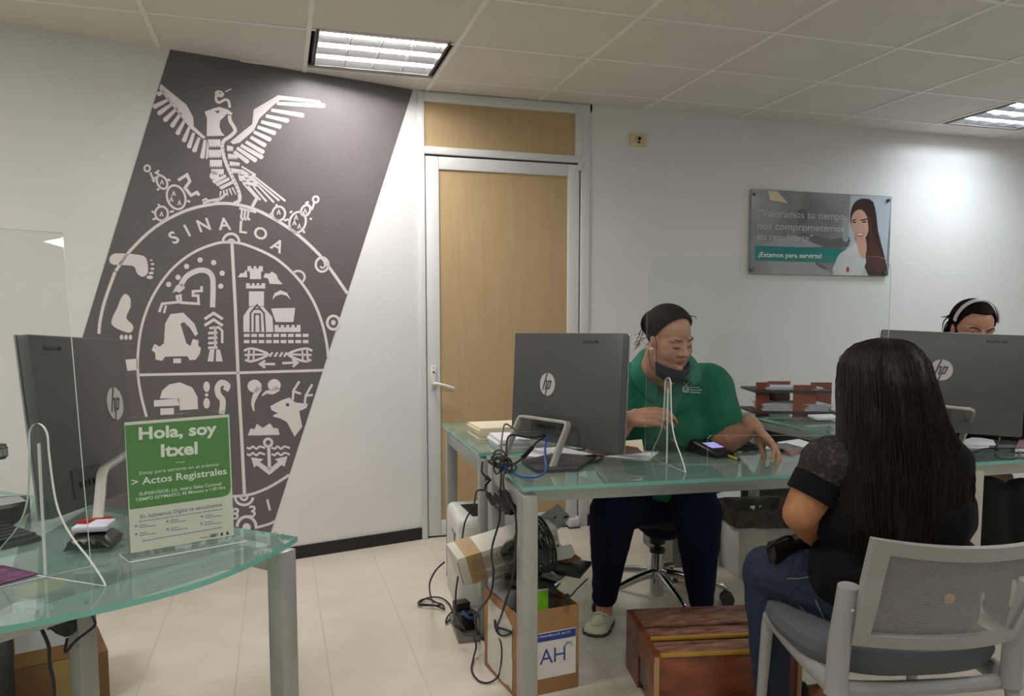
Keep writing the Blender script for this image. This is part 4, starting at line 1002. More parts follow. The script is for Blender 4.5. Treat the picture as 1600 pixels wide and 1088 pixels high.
# ================================================================ things on the desks
def sheet_on(name, label, cat, px, z, th, m, group=None, bend=0):
    P = [onz(x, y, z) for x, y in px]; g = MB(); g.prism([(p.x, p.y) for p in P], z, z + th)
    return tag(g.build(name, m, smooth=False), label, cat, group)
G_ = DZ + .0008
# return table: papers and folders
t = thing('paper_stack', (1.0, 3.05, DZ), 'stack of white paper on the side table against the tan door', 'paper')
rnd = random.Random(5)
for k in range(5):
    g = MB(); o = rnd.uniform(-.008, .008); F = rotz(R(-3 + rnd.uniform(-1.5, 1.5)), (.835 + o, 2.96 + rnd.uniform(-.008, .008), G_ + .0075 * k)); g.box((.15, .105, .0035), (.297, .21, .0068), F); g.build('sheet_bundle', m_paper, t, smooth=False)
t = thing('folder_stack', (1.0, 3.4, DZ), 'stack of cream folders behind the white paper on the side table', 'folder')
for k in range(6):
    g = MB(); F = rotz(R(-2 + rnd.uniform(-2.5, 2.5)), (.82 + rnd.uniform(-.006, .006), 3.22 + rnd.uniform(-.006, .006), G_ + .0082 * k)); g.box((.165, .115, .004), (.33, .23, .0076), F); g.build('folder', m_cream, t, smooth=False)
# middle desk
sheet_on('paper_sheet', 'white sheet lying under the raised edge of the middle computer', 'paper', [(815, 712), (850, 694), (926, 711), (894, 722)], G_, .003, m_paper)
g = MB(); P = [onz(x, y, G_ + .004) for x, y in ((814, 723), (868, 711), (932, 716), (902, 736), (838, 738))]; g.prism([(p.x, p.y) for p in P], G_ + .0035, G_ + .012); tag(g.build('document_folder', mat('dark_folder', '#35363a', .45), bevel=.001), 'dark grey document folder inside the loop stand of the middle computer', 'folder')
sheet_on('paper_sheet', 'white papers at the right foot of the middle computer', 'paper', [(945, 715), (990, 705), (1030, 706.5), (1013, 720)], G_, .003, m_paper)
t = thing('envelope', onz(985, 703, DZ), 'open brown and cream envelope leaning beside the middle computer', 'envelope')
g = MB(); a, b_, c_, d_ = at(958, 711, 2.78), at(1003, 706, 2.74), at(1000, 688, 2.86), at(958, 690, 2.88)
def slab(g, pts, th=.002, m=0):
    P = [V(p) for p in pts]; n = (P[1] - P[0]).cross(P[2] - P[0]).normalized() * th; k = len(P)
    g.add(P + [p + n for p in P], [tuple(range(k))[::-1], tuple(range(k, 2 * k))] + [(i, (i + 1) % k, (i + 1) % k + k, i + k) for i in range(k)], m)
slab(g, [at(958, 710, 2.80), at(1006, 706, 2.80), at(1003, 687.5, 2.87), at(962, 691, 2.87)]); g.build('back_flap', m_cream, t, smooth=False)
g = MB(); slab(g, [at(955, 712, 2.775), at(1004, 708, 2.775), at(996, 700, 2.81), at(955, 694, 2.82)]); lab(g.build('front_flap', mat('brown_kraft', '#5d4836', .7), t, smooth=False), 'brown front flap')
# card terminal
t = thing('card_terminal', onz(1100, 712, DZ), 'black card terminal with lit screen behind the clear screen foot', 'card terminal')
a = onz(1068, 700, DZ); b_ = onz(1133, 716, DZ); d_ = V(((b_ - a).x, (b_ - a).y, 0)); L = d_.length; F = frame((a.x, a.y, G_), d_, (-d_.y, d_.x, 0))
g = MB(F); rings = []
for x, z in ((0, .058), (.2, .062), (.6, .042), (.92, .026), (1, .018)):
    rings.append([(x * L, -.042, 0), (x * L, .042, 0), (x * L, .044, z * .8), (x * L, .034, z), (x * L, -.034, z), (x * L, -.044, z * .8)])
g.loft(rings); g.build('terminal_body', m_blk, t, bevel=.003, angle=50)
g = MB(F); g.add([(.60 * L, -.028, .0435), (.84 * L, -.028, .0325), (.84 * L, .028, .0325), (.60 * L, .028, .0435)], [(0, 1, 2, 3)]); lab(g.build('display', mat('lit_display', '#a9a5ee', .3, var=.3, scale=60, emit=.55), t, smooth=False, recalc=False), 'lit lilac display')
g = MB(F)
g.tube([(.02 * L, -.03, .062), (.04 * L, 0, .068), (.02 * L, .03, .062)], .008, 10, 0, 3); g.build('paper_roll_cover', mat('blue_black', '#1d2740', .25), t)
g = MB(F)
for i in range(3):
    for j in range(3): g.box(((.28 + .09 * i) * L, -.02 + .02 * j, .0595 - .0085 * i), (.012, .013, .004))
kp = g.build('keypad', m_dark, t, bevel=.001); kp['kind'] = 'stuff'; del kp['kind']
def keyboard(name, label, p0, p1, depth, rows=5, cols=15, z=G_, h=.018, m=None, flip=1):
    p0, p1 = V(p0), V(p1); d_ = V(((p1 - p0).x, (p1 - p0).y, 0)); L = d_.length; F = frame((p0.x, p0.y, z), d_, V((-d_.y, d_.x, 0)) * flip)
    t = thing(name, (p0 + p1) / 2, label, 'keyboard'); t.location.z = z
    g = MB(F); g.add([(0, 0, 0), (L, 0, 0), (L, depth, 0), (0, depth, 0), (0, 0, h * .7), (L, 0, h * .7), (L, depth, h * 1.1), (0, depth, h * 1.1)], [(3, 2, 1, 0), (4, 5, 6, 7), (0, 1, 5, 4), (1, 2, 6, 5), (2, 3, 7, 6), (3, 0, 4, 7)]); g.build('keyboard_body', m or m_blk, t, bevel=.003)
    g = MB(F)
    for i in range(cols):
        for j in range(rows):
            x, y = L * (.03 + .94 * (i + .5) / cols), depth * (.08 + .84 * (j + .5) / rows); g.box((x, y, h * (.72 + .38 * y / depth) + .003), (L * .94 / cols * .84, depth * .84 / rows * .82, .005))
    g.build('keys', m_blk2, t, smooth=False)
    return t
keyboard('keyboard', 'black keyboard seen edge on, beside the hand with the paper slip', onz(1114, 707, DZ), onz(1188, 704, DZ), .12)
sheet_on('paper_slip', 'small white slip held under the fingertips', 'paper', [(1184, 701), (1196, 693), (1214, 695), (1206, 703)], G_, .0015, m_paper)
sheet_on('paper_sheet', 'white sheet behind the pink phone on the middle desk', 'paper', [(1214, 692), (1248, 687), (1282, 698), (1262, 704), (1250, 701)], G_, .0025, m_paper)
t = thing('mobile_phone', onz(1230, 706, DZ), 'pink mobile phone lying on the middle desk near the hand', 'phone')
P = [onz(x, y, DZ) for x, y in ((1204, 699), (1228, 696), (1257, 704), (1235, 711))]; g = MB(); g.prism([(p.x, p.y) for p in P], G_, G_ + .009); g.build('phone_case', mat('pink_case', '#b98984', .4), t, bevel=.002)
c_ = sum(P, V()) / 4; g = MB(); g.prism([((c_ + (p - c_) * .92).x, (c_ + (p - c_) * .92).y) for p in P], G_ + .0085, G_ + .0098); g.build('phone_screen', mat('phone_glass', '#3a3438', .12), t, smooth=False)
g = MB(); q = P[0].lerp(P[3], .62); g.box((q.x, q.y, G_ + .005), (.014, .014, .011)); lab(g.build('camera_bump', m_blk, t, smooth=False), 'black camera bump')
t = thing('ballpoint_pen', onz(1272, 704, DZ), 'blue pen near the elbow of the long-haired visitor', 'pen')
p0, p1 = onz(1264, 701, DZ + .006), onz(1300, 712, DZ + .006); g = MB(); g.tube([p0, p1], [.0045, .004], 10); g.build('barrel', mat('pen_clear', '#c9cdd6', .2), t); g = MB(); g.tube([p0, p0.lerp(p1, .4)], .0055, 10); lab(g.build('cap', mat('pen_blue', '#1c3590', .3), t), 'blue cap')
t = thing('highlighter', onz(1143, 714, DZ), 'yellow highlighter lying in front of the card terminal', 'pen')
p0, p1 = onz(1130, 709, DZ + .008), onz(1153, 718, DZ + .006); g = MB(); g.tube([p0, p1], [.007, .0065], 10, flat=.7); g.build('barrel', mat('marker_yellow', '#c7b63a', .4), t); g = MB(); g.tube([p1, p1 + (p1 - p0) * .12], [.005, .003], 8); g.build('tip', m_dark, t)
# letter trays
OD = 4.15
t = thing('letter_tray', onz(1230, 656, DZ), 'two-tier letter tray with reddish-brown wooden sides on the side table', 'tray')
m_rw = mat('red_wood', '#8a4a36', .4, var=.14, scale=8, stretch=(4, 4, 1))
of = at(1225, 650, OD); zt = lambda y, d=OD: at(1200, y, d).z
def panel_at(name, x0, x1, y0, d, th, m=m_rw, ang=0):
    a, b_ = at(x0, 600, d), at(x1, 600, d + ang); z1 = at(x0, y0, d).z; g = MB(); n = V((-(b_ - a).y, (b_ - a).x, 0)).normalized() * th
    g.prism([(a.x, a.y), (b_.x, b_.y), (b_.x + n.x, b_.y + n.y), (a.x + n.x, a.y + n.y)], DZ + .001, z1); return g.build(name, m, t, bevel=.001)
panel_at('side_panel', 1183, 1203, 598, 4.12, .014, ang=.02); panel_at('side_panel', 1241, 1276, 602, 4.08, .014); panel_at('side_panel', 1200, 1235, 596, 4.32, .014); panel_at('side_panel', 1268, 1300, 598, 4.34, .014)
for y, x0, x1 in ((612, 1179, 1300), (645, 1177, 1310)):
    a, b_ = at(x0, y, 4.10), at(x1, y, 4.06); g = MB(); n = FH * .25
    g.prism([(a.x, a.y), (b_.x, b_.y), (b_.x + n.x, b_.y + n.y), (a.x + n.x, a.y + n.y)], a.z - .006, a.z + .007); tr_ = g.build('shelf', m_dark, t, bevel=.001)
    p = thing('paper_pile', a, ('papers on the upper shelf of the letter tray' if y < 620 else 'thick untidy papers on the lower shelf of the letter tray'), 'paper')
    for k in range(4 if y < 620 else 11):
        a2, b2 = at(x0 + 16 + rnd.uniform(-2, 3), y, 4.115), at(x1 - (14 if y < 620 else 8) + rnd.uniform(-12, 4), y, 4.08); g = MB(); n2 = FH * .19
        z = a.z + .0075 + k * .0035; g.prism([(a2.x, a2.y), (b2.x, b2.y), (b2.x + n2.x, b2.y + n2.y), (a2.x + n2.x, a2.y + n2.y)], z, z + .0022); g.build('sheet', m_paper if k % 3 else mat('grey_paper', '#b6b7c4', .7), p, smooth=False)
g = MB(); slab(g, [at(1262, 651, 3.98), at(1278, 657, 3.92), at(1312, 656, 3.95), at(1300, 650, 4.03)], .01); tag(g.build('note_pad', m_paper, smooth=False), 'white note pad at the front of the letter tray', 'note pad')
# right desk
sheet_on('paper_sheet', 'white papers under the right computer, upper bundle', 'paper', [(1503, 690), (1522, 684), (1552, 689), (1556, 697), (1506, 698)], G_ + .006, .004, m_paper)
sheet_on('paper_sheet', 'white papers under the right computer, lower bundle', 'paper', [(1500, 697), (1520, 690), (1548, 695), (1544, 703), (1512, 702)], G_, .005, m_paper)
g = MB(); P = [onz(x, y, DZ) for x, y in ((1515, 700), (1588, 702), (1590, 690), (1540, 689))]; g.prism([(p.x, p.y) for p in P], G_, G_ + .004); tag(g.build('desk_pad', m_dark, smooth=False), 'dark pad under the right computer', 'desk pad')
t = thing('red_notebook', onz(1598, 708, DZ), 'dark red notebook cut by the right edge of the photo', 'notebook')
g = MB(); P = [onz(x, y, DZ) for x, y in ((1586, 708), (1640, 706), (1640, 692), (1592, 694))]; g.prism([(p.x, p.y) for p in P], G_, G_ + .018); g.build('cover', mat('dark_red', '#6d2a30', .5), t, bevel=.001); g = MB(); c_ = sum(P, V()) / 4; g.prism([((c_ + (p - c_) * 1.01).x, (c_ + (p - c_) * 1.01).y) for p in P], G_ + .003, G_ + .015); g.build('pages', m_paper, t, smooth=False)
# left desk
keyboard('keyboard', 'black keyboard behind the clear screen on the left desk', onz(-40, 872, DZ), onz(66, 846, DZ), .15, 5, 16, flip=1)
t = thing('mouse_mat', onz(10, 905, DZ), 'purple mouse mat cut by the left edge, in front of the left keyboard', 'mat')
P = [onz(x, y, DZ) for x, y in ((-70, 935), (-40, 895), (5, 886), (60, 899))]; g = MB(); g.prism([(p.x, p.y) for p in P], G_, G_ + .003); g.build('mat_surface', mat('purple_mat', '#4a1d44', .6, var=.35, scale=70, col2='#6d3562'), t, smooth=False)
t = thing('receipt_printer', onz(138, 866, DZ), 'small black desk device with white paper beside the green sign', 'device')
a = onz(100, 866, DZ); b_ = onz(172, 862, DZ); d_ = V(((b_ - a).x, (b_ - a).y, 0)); L = d_.length; F = frame((a.x, a.y, G_), d_, (-d_.y, d_.x, 0))
g = MB(F); rings = []
for x, z in ((0, .012), (.1, .03), (.45, .036), (.85, .034), (1, .02)): rings.append([(x * L, .055 * math.cos(q) + .05, max(0, z * .5 + z * .55 * math.sin(q))) for q in [2 * math.pi * k / 16 for k in range(16)]])
g.loft(rings); g.build('device_body', m_blk, t)
g = MB(F); g.box((L * .5, .055, .046), (L * .80, .07, .014), None); lab(g.build('paper_roll', mat('lilac_paper', '#cdc9da', .6), t, bevel=.004), 'white paper on top')
g = MB(F)
for k in range(4): g.tube([(L * (.1 + .2 * k), -.004, .012), (L * (.16 + .2 * k), -.008, .026), (L * (.22 + .2 * k), -.003, .013)], .004, 8, 0, 4)
g.build('cord_coil', m_blk2, t)
t = thing('stapler', onz(148, 838, DZ), 'red stapler behind the small black device on the left desk', 'stapler')
a = onz(128, 842, DZ + .02); b_ = onz(160, 826, DZ + .02); d_ = V(((b_ - a).x, (b_ - a).y, 0)); L = d_.length + .03; F = frame((a.x, a.y, G_), d_, (-d_.y, d_.x, 0))
g = MB(F); g.box((L / 2, 0, .006), (L, .03, .012)); g.build('stapler_base', m_blk, t, bevel=.002); g = MB(F); g.add([(0, -.014, .045), (L, -.014, .025), (L, .014, .025), (0, .014, .045), (0, -.012, .062), (L, -.012, .042), (L, .012, .042), (0, .012, .062)], [(3, 2, 1, 0), (4, 5, 6, 7), (0, 1, 5, 4), (1, 2, 6, 5), (2, 3, 7, 6), (3, 0, 4, 7)]); g.box((.008, 0, .028), (.016, .026, .036)); lab(g.build('stapler_arm', mat('red_plastic', '#a3281f', .35), t, bevel=.003), 'red top arm')
t = thing('paper_tray', onz(-5, 800, DZ), 'dark low tray with silver edge at the left edge, behind the left keyboard', 'tray')
g = MB(); P = [onz(x, y, DZ) for x, y in ((-60, 835), (20, 822), (48, 800), (-50, 806))]; g.prism([(p.x, p.y) for p in P], G_, G_ + .045); g.build('tray_body', m_dark, t, bevel=.002)
g = MB(); P = [onz(x, y, DZ + .05) for x, y in ((-60, 800), (10, 792), (42, 786), (30, 778), (-50, 786))]; g.prism([(p.x, p.y) for p in P], G_ + .045, G_ + .054); lab(g.build('silver_edge', m_rim, t, bevel=.001), 'silver top edge')
t = thing('travel_mug', onz(-2, 765, DZ), 'black and silver travel mug cut by the left edge', 'mug')
c_ = at(-3, 735, 2.9); g = MB(); F = Matrix.Translation((c_.x, c_.y, G_)); zt_ = at(0, 694, 2.9).z - G_
g.lathe([(.026, 0), (.034, .01), (.034, zt_ * .78), (.030, zt_ * .86)], 24, 0, F); g.build('mug_body', m_blk, t)
g = MB(); g.lathe([(.031, zt_ * .84), (.031, zt_ * .94)], 24, 0, F); g.lathe([(.0345, .012), (.0345, .04)], 24, 0, F); lab(g.build('silver_band', m_rim, t), 'silver bands'); g = MB(); g.lathe([(.03, zt_ * .93), (.03, zt_ * .985), (.024, zt_)], 24, 0, F); g.build('mug_lid', m_blk, t)
# ================================================================ under the left desk
m_card = mat('cardboard', '#9a744a', .75, var=.08, scale=8)
m_card2 = mat('cardboard_dark', '#7d5b38', .75, var=.08, scale=8)
def cardbox(name, label, p0, d_, w_, dp, z0, z1, m=m_card, open_=False):
    d_ = V((d_[0], d_[1], 0)).normalized(); F = frame((p0[0], p0[1], z0), d_, (-d_.y, d_.x, 0)); h = z1 - z0
    t = thing(name, (p0[0], p0[1], z0), label, 'box')
    g = MB(F)
    if not open_: g.box((w_ / 2, dp / 2, h / 2), (w_, dp, h))
    else:
        e = .004
        g.loft([[(0, 0, 0), (w_, 0, 0), (w_, dp, 0), (0, dp, 0)], [(0, 0, h), (w_, 0, h), (w_, dp, h), (0, dp, h)], [(e, e, h), (w_ - e, e, h), (w_ - e, dp - e, h), (e, dp - e, h)], [(e, e, .006), (w_ - e, e, .006), (w_ - e, dp - e, .006), (e, dp - e, .006)]])
    g.build('box_body', m, t, bevel=.002); return t, F, w_, dp, h
LBd = (V((.75, .66, 0)))
q = at(20, 1075, 2.45)
t, F, w_, dp, h = cardbox('cardboard_box', 'plain cardboard box on the floor under the left desk, lower of two', (q.x, q.y), (.95, .31), .27, .25, 0, .17, m_card2)
g = MB(F); g.box((w_ / 2, -.001, h / 2), (.05, .002, h)); lab(g.build('packing_tape', mat('tan_tape', '#a5854f', .3), t, smooth=False), 'tan tape strip')
t, F, w_, dp, h = cardbox('cardboard_box', 'cardboard box with white label stacked under the left desk, upper of two', (q.x + .005, q.y + .0), (.95, .31), .22, .23, .171, .40)
g = MB(F); g.box((.1, -.001, h * .58), (.19, .002, h * .72)); lb_ = g.build('paper_label', mat('label_white', '#cfcdd2', .7), t, smooth=False)
g = MB(F); g.box((.125, -.0025, h * .5), (.06, .001, .012)); g.box((.1, -.0025, h * .78), (.12, .001, .004)); g.box((.1, -.0025, h * .7), (.1, .001, .003)); lab(g.build('label_mark', mat('label_blue', '#3b4a86', .6), lb_, smooth=False), 'blue printed mark')
t = thing('power_brick', at(95, 980, 2.0), 'black power brick hanging under the left desk beside its leg', 'adapter')
g = MB(); cpt = at(100, 968, 1.98); F = frame(cpt, -u2, v2); g.loft([[F @ V((x * .034 * s_, y * .022, z)) for x, y in ((-1, -1), (1, -1), (1, 1), (-1, 1))] for z, s_ in ((.075, 1), (-.01, 1), (-.04, .3))]); g.build('brick_body', m_blk, t, bevel=.003)
g = MB(); g.tube([at(105, 998, 1.98), at(102, 1020, 1.98), at(118, 1002, 1.97), at(146, 980, 1.97), at(147, 968, 1.98), at(137, 948, 1.99), onz(135, 941, .735)], .0035, 8, 0, 6); g.build('cable', m_blk2, t)
g = MB(); g.tube([onz(58, 958, .737), at(60, 972, 1.9), at(68, 990, 1.92), at(76, 1010, 1.93), at(78, 1040, 1.94), at(84, 1065, 1.96), at(86, 1110, 2.0)], .0045, 8, 0, 6); tag(g.build('cable', m_blk), 'black cable hanging below the front of the left desk', 'cable')
t = thing('computer_tower', at(5, 1080, 2.2), 'dark computer tower at the lower left edge under the left desk', 'computer')
g = MB(); q = at(-85, 1050, 2.05); F = frame((q.x, q.y, 0), (-.99, .1, 0), (-.1, -.99, 0)); g.box((.1, -.22, .23), (.2, .42, .46), F); g.build('tower_case', mat('tower_dark', '#3c4241', .5), t, bevel=.006); g = MB(); g.box((.1, -.005, .23), (.17, .008, .42), F); g.box((.1, .001, .4), (.14, .006, .03), F); g.build('tower_front', m_dark, t, bevel=.002)
# ================================================================ clutter under the middle desk
# white printer
pr0 = V((.72, 3.20, 0)); F = frame(pr0, (1, -.07, 0), (.07, 1, 0))
t = thing('laser_printer', (.88, 3.35, 0), 'large white printer with dark top slot standing under the side table', 'printer')
m_prn = mat('printer_white', '#d3d2cc', .45)
g = MB(F); g.loft([[(x, y, z) for x, y in ((0 + e, 0 + e), (.36 - e, 0 + e), (.36 - e, .36 - e), (0 + e, .36 - e))] for z, e in ((0, .0), (.375, .0), (.40, .006), (.413, .02))]); g.build('printer_body', m_prn, t, bevel=.008)
g = MB(F); g.prism([(.07, .045), (.32, .045), (.32, .27), (.05, .27)], .405, .4145); lab(g.build('output_slot', m_gap, t, smooth=False), 'dark output recess on top')
g = MB(F); g.box((-.002, .12, .33), (.006, .1, .012)); g.box((-.002, .1, .30), (.006, .02, .05)); g.build('latch', mat('printer_grey', '#807f7c', .5), t, smooth=False)
g = MB(F); g.box((.18, -.002, .30), (.30, .004, .16)); g.build('front_door', m_prn, t, bevel=.003); g = MB(F); g.box((.18, -.001, .1), (.34, .006, .14)); g.build('paper_drawer', m_prn, t, bevel=.003)
# open carton with AH label
bd = V((.985, -.09, 0)).normalized()
t, F, w_, dp, h = cardbox('cardboard_box', 'open cardboard box with blue-banded white label, full of old parts beside the desk leg', (.735, 2.40), (.9925, .12), .235, .29, 0, .295, m_card, True)
carton_F = F; carton_t = t
# front label with its printing
g = MB(F); g.box((.122, -.001, .135), (.20, .0015, .16)); lbw = g.build('paper_label', mat('label_paper', '#d9d5cf', .6), t, smooth=False)
LBF = F @ frame((.122, -.0022, .135), (1, 0, 0), (0, 0, 1))
g = MB(LBF); g.prism([(-.099, .05), (.099, .05), (.099, .078), (-.099, .078)], -.0002, .0002); lab(g.build('blue_band', mat('label_navy', '#2a3f86', .5), lbw, smooth=False), 'dark blue heading band')
g = MB(LBF)
g.text('AH', .075, Matrix.Translation((.014, -.006, .0006)), 0, -.004, space=.95); g.text('Accesos Holográficos S.A. de C.V.', .0115, Matrix.Translation((.0, .069, .0008)), 1, .02)
for k in range(4): g.tube([(.048 + .005 * k, .012 + .004 * k, .0006), (.064 + .006 * k, .035, .0006), (.07 + .006 * k, .028 - .004 * k, .0006)], .0009, 5, 2, 4, flat=.3)
g.build('lettering', [mat('label_blue_text', '#34438c', .5), mat('label_pale_text', '#c4cae0', .5), mat('label_grey_text', '#8c8c9c', .6)], lbw, smooth=False, recalc=False)
# torn paper on the left side
g = MB(F @ frame((-.001, .145, .15), (0, -1, 0), (0, 0, 1)))
P = [(-.11, -.125)] + [(-.11 + .22 * k / 8, -.13 + rnd.uniform(-.006, .006)) for k in range(1, 9)] + [(.112 + rnd.uniform(-.004, .004), -.1 + .19 * k / 6) for k in range(7)] + [(.09, .10), (.05, .118), (-.02, .112), (-.10, .12)]
g.prism(P, 0, .0016); lab(g.build('torn_sheet', mat('torn_paper', '#cbc8c0', .8, var=.05), t, smooth=False), 'torn white sheet on the side')
def inbox(x, y, z=0): return F @ V((x, y, z))
def part_thing(name, label, cat, build):
    o = thing(name, inbox(.14, .14, .01), label, cat); build(o); return o
t = thing('green_packet', inbox(.2, .09, .01), 'bright lime green packet standing in the open cardboard box', 'packet')
g = MB(F); g.box((.098, .06, .18), (.085, .03, .325)); g.build('packet_body', mat('lime_green', '#79c41c', .45), t, bevel=.002)
g = MB(F); g.box((.098, .06, .346), (.083, .028, .006)); lab(g.build('packet_top', m_paper, t, smooth=False), 'white top edge'); g = MB(F); g.tube([(.065, .0445, .24), (.10, .0445, .29), (.138, .0445, .335)], .0008, 4); g.build('fold_line', mat('dark_green', '#4a7d16', .5), t)
t = thing('scrap_panel', inbox(.2, .14, .01), 'dark grey plastic panel standing behind the green packet', 'panel')
g = MB(F); g.box((.155, .12, .175), (.085, .03, .33)); g.build('panel_body', mat('panel_grey', '#4c4f50', .5), t, bevel=.004); g = MB(F); g.box((.17, .103, .3), (.03, .006, .02)); g.build('clip', m_dark, t)
t = thing('computer_part', inbox(.1, .15, .01), 'light grey computer casing tilted in the open cardboard box', 'computer part')
g = MB(F @ Matrix.Translation((.055, .19, .17)) @ Matrix.Rotation(R(-9), 4, 'Y')); g.box((0, 0, 0), (.06, .15, .31)); g.build('casing', mat('case_grey', '#8f8f93', .4, metal=.3), t, bevel=.004)
g = MB(F @ Matrix.Translation((.055, .19, .17)) @ Matrix.Rotation(R(-9), 4, 'Y'))
for k in range(3): g.cyl((-.01 + .0 * k, -.075, .06 + .02 * k), (-.01, -.078, .06 + .02 * k), .006, 10)
g.build('socket_hole', m_gap, t)
# black cable plug leaning out
g = MB(); g.tube([inbox(.18, .2, .1), inbox(.195, .2, .26), at(885, 935, 2.65), at(902, 920, 2.72), at(918, 905, 2.85)], [.003, .003, .003, .0025, .0025], 8, 0, 5); g.tube([at(888, 943, 2.62), at(886, 930, 2.65)], [.011, .008], 8); tag(g.build('cable', m_blk2), 'black plug and thin cable rising from the back of the cardboard box', 'cable')
# things piled over the carton
t = thing('plastic_tray', at(865, 900, 2.75), 'clear plastic cover lying across the cardboard box', 'cover')
g = MB(); slab(g, [at(800, 893, 2.66), at(868, 914, 2.6), at(884, 902, 2.74), at(878, 893, 2.85), at(838, 875, 2.9), at(800, 876, 2.85)], .012); g.build('cover_sheet', glass('smoky_clear', '#a9aaa8', 1.4), t, smooth=False)
g = MB(); g.tube([at(868, 914, 2.6), at(884, 902, 2.74), at(878, 893, 2.85)], .004, 8); lab(g.build('cover_rim', m_aedge, t), 'pale rim')
t = thing('black_tray', at(840, 910, 2.7), 'flat black plastic tray on top of the cardboard box, under the clear cover', 'tray')
g = MB(); slab(g, [at(790, 915, 2.72), at(870, 920, 2.62), at(876, 913, 2.66), at(845, 897, 2.88), at(790, 890, 2.9)], .022); g.build('tray_body', m_blk, t, bevel=.002); g = MB(); g.tube([at(790, 911, 2.73), at(870, 915, 2.63)], .004, 6); g.build('tray_rim', m_dark, t)
kb0, kb1 = at(872, 880, 2.92), at(922, 888, 2.86)
t = thing('keyboard', at(895, 893, 2.88), 'old black keyboard sticking out sideways above the cardboard box', 'keyboard')
g = MB(); slab(g, [at(845, 893, 2.78), at(906, 905, 2.74), at(924, 884, 2.9), at(864, 876, 2.95)], .016); g.build('keyboard_body', m_blk, t, bevel=.002)
g = MB(); A_, B_, C_, D_ = at(868, 893, 2.785), at(905, 901, 2.76), at(920, 885, 2.885), at(880, 880, 2.92); n_ = (B_ - A_).cross(D_ - A_).normalized()
n_ = n_ if n_.z > 0 else -n_
for i in range(7):
    for j in range(4):
        u, v = (i + .5) / 7, (j + .5) / 4; c_ = A_.lerp(B_, u).lerp(D_.lerp(C_, u), v); K = frame(c_ + n_ * .003, B_ - A_, D_ - A_); g.box((0, 0, 0), ((B_ - A_).length / 7 * .82, (D_ - A_).length / 4 * .8, .005), K)
g.build('keys', m_blk2, t, smooth=False)
# packing boards
m_pb = mat('grey_board', '#a3a9a6', .7, var=.05); m_pb2 = mat('pale_board', '#b5b5ac', .7, var=.05)
t = thing('packing_board', at(870, 810, 2.9), 'grey-blue board with slots leaning against the desk leg, upper of two', 'board')
g = MB(); slab(g, [at(838, 812, 2.86), at(872, 789, 2.84), at(891, 808, 2.86), at(882, 818, 2.87), at(872, 828, 2.88), at(846, 836, 2.88)], .006); g.build('board_body', m_pb, t, smooth=False)
g = MB(); slab(g, [at(864, 810, 2.843), at(868, 807, 2.843), at(871, 808, 2.843), at(866, 811, 2.843)], .001); slab(g, [at(880, 809, 2.85), at(886, 806.5, 2.85), at(889, 808, 2.85), at(882, 811, 2.85)], .001); g.build('slot_hole', m_gap, t, smooth=False)
g = MB(); slab(g, [at(874, 822, 2.862), at(883, 816.5, 2.862), at(885, 819, 2.862), at(875, 825, 2.862)], .001); lab(g.build('blue_print', mat('print_blue', '#6a7c94', .6), t, smooth=False), 'blue printed patch')
t = thing('packing_board', at(880, 860, 2.9), 'pale notched board standing above the old keyboard, lower of two', 'board')
g = MB(); slab(g, [at(845, 838, 2.83), at(871, 832, 2.84), at(875, 850, 2.84), at(880, 854, 2.84), at(893, 851, 2.85), at(899, 866, 2.85), at(893, 872, 2.84), at(855, 880, 2.82)], .006); g.build('board_body', m_pb2, t, smooth=False)
g = MB(); g.cyl(at(872, 853, 2.832), at(872, 853, 2.826), .004, 10); g.build('slot_hole', m_gap, t); g = MB(); slab(g, [at(872, 874, 2.86), at(900, 867, 2.86), at(909, 874, 2.86), at(893, 880, 2.86), at(872, 880, 2.86)], .004); lab(g.build('torn_edge', m_card2, t, smooth=False), 'torn brown edge')
# long white carton with tan tape
Wb = [at(715, 875, 2.62), at(727, 917, 2.70), at(697, 850, 2.69)]
ex = (at(800, 848, 2.72) - Wb[0]); ez = (Wb[0] - Wb[1]); ey = Wb[2] - Wb[0]
Lb, Hb, Db = .40, ez.length, ey.length
F = Matrix.Identity(4)
for i, (a, b_, c_) in enumerate(zip(ex.normalized(), ey.normalized(), ez.normalized())): F[i][0], F[i][1], F[i][2], F[i][3] = a, b_, c_, Wb[1][i]
t = thing('long_carton', Wb[1], 'long white carton with tan tape lying tilted on the clutter under the desk', 'box')
g = MB(F); g.box((Lb / 2, Db / 2, Hb / 2), (Lb, Db, Hb)); g.build('box_body', mat('carton_white', '#cac6bb', .6), t, bevel=.002)
g = MB(F); g.box((.06, Db / 2, Hb / 2), (.06, Db + .002, Hb + .002)); lab(g.build('packing_tape', mat('tape_brown', '#a88c5f', .3, var=.08), t, smooth=False), 'tan tape band')
g = MB(F)
for k in range(15):
    z = Hb * (.10 + .045 * k) + (.012 if k > 4 else 0); x = .045
    while x < Lb - .02:
        l = rnd.uniform(.006, .02); g.box((x + l / 2, -.0012, z), (l, .0008, .0017)); x += l + .003
tx_ = g.build('printed_lines', mat('print_grey', '#85827b', .7), t, smooth=False); tx_['kind'] = 'stuff'
g = MB(F); g.box((-.001, Db * .10, Hb * .42), (.0015, .004, Hb * .8)); lab(g.build('end_seam', m_gap, t, smooth=False), 'dark open seam at the end')
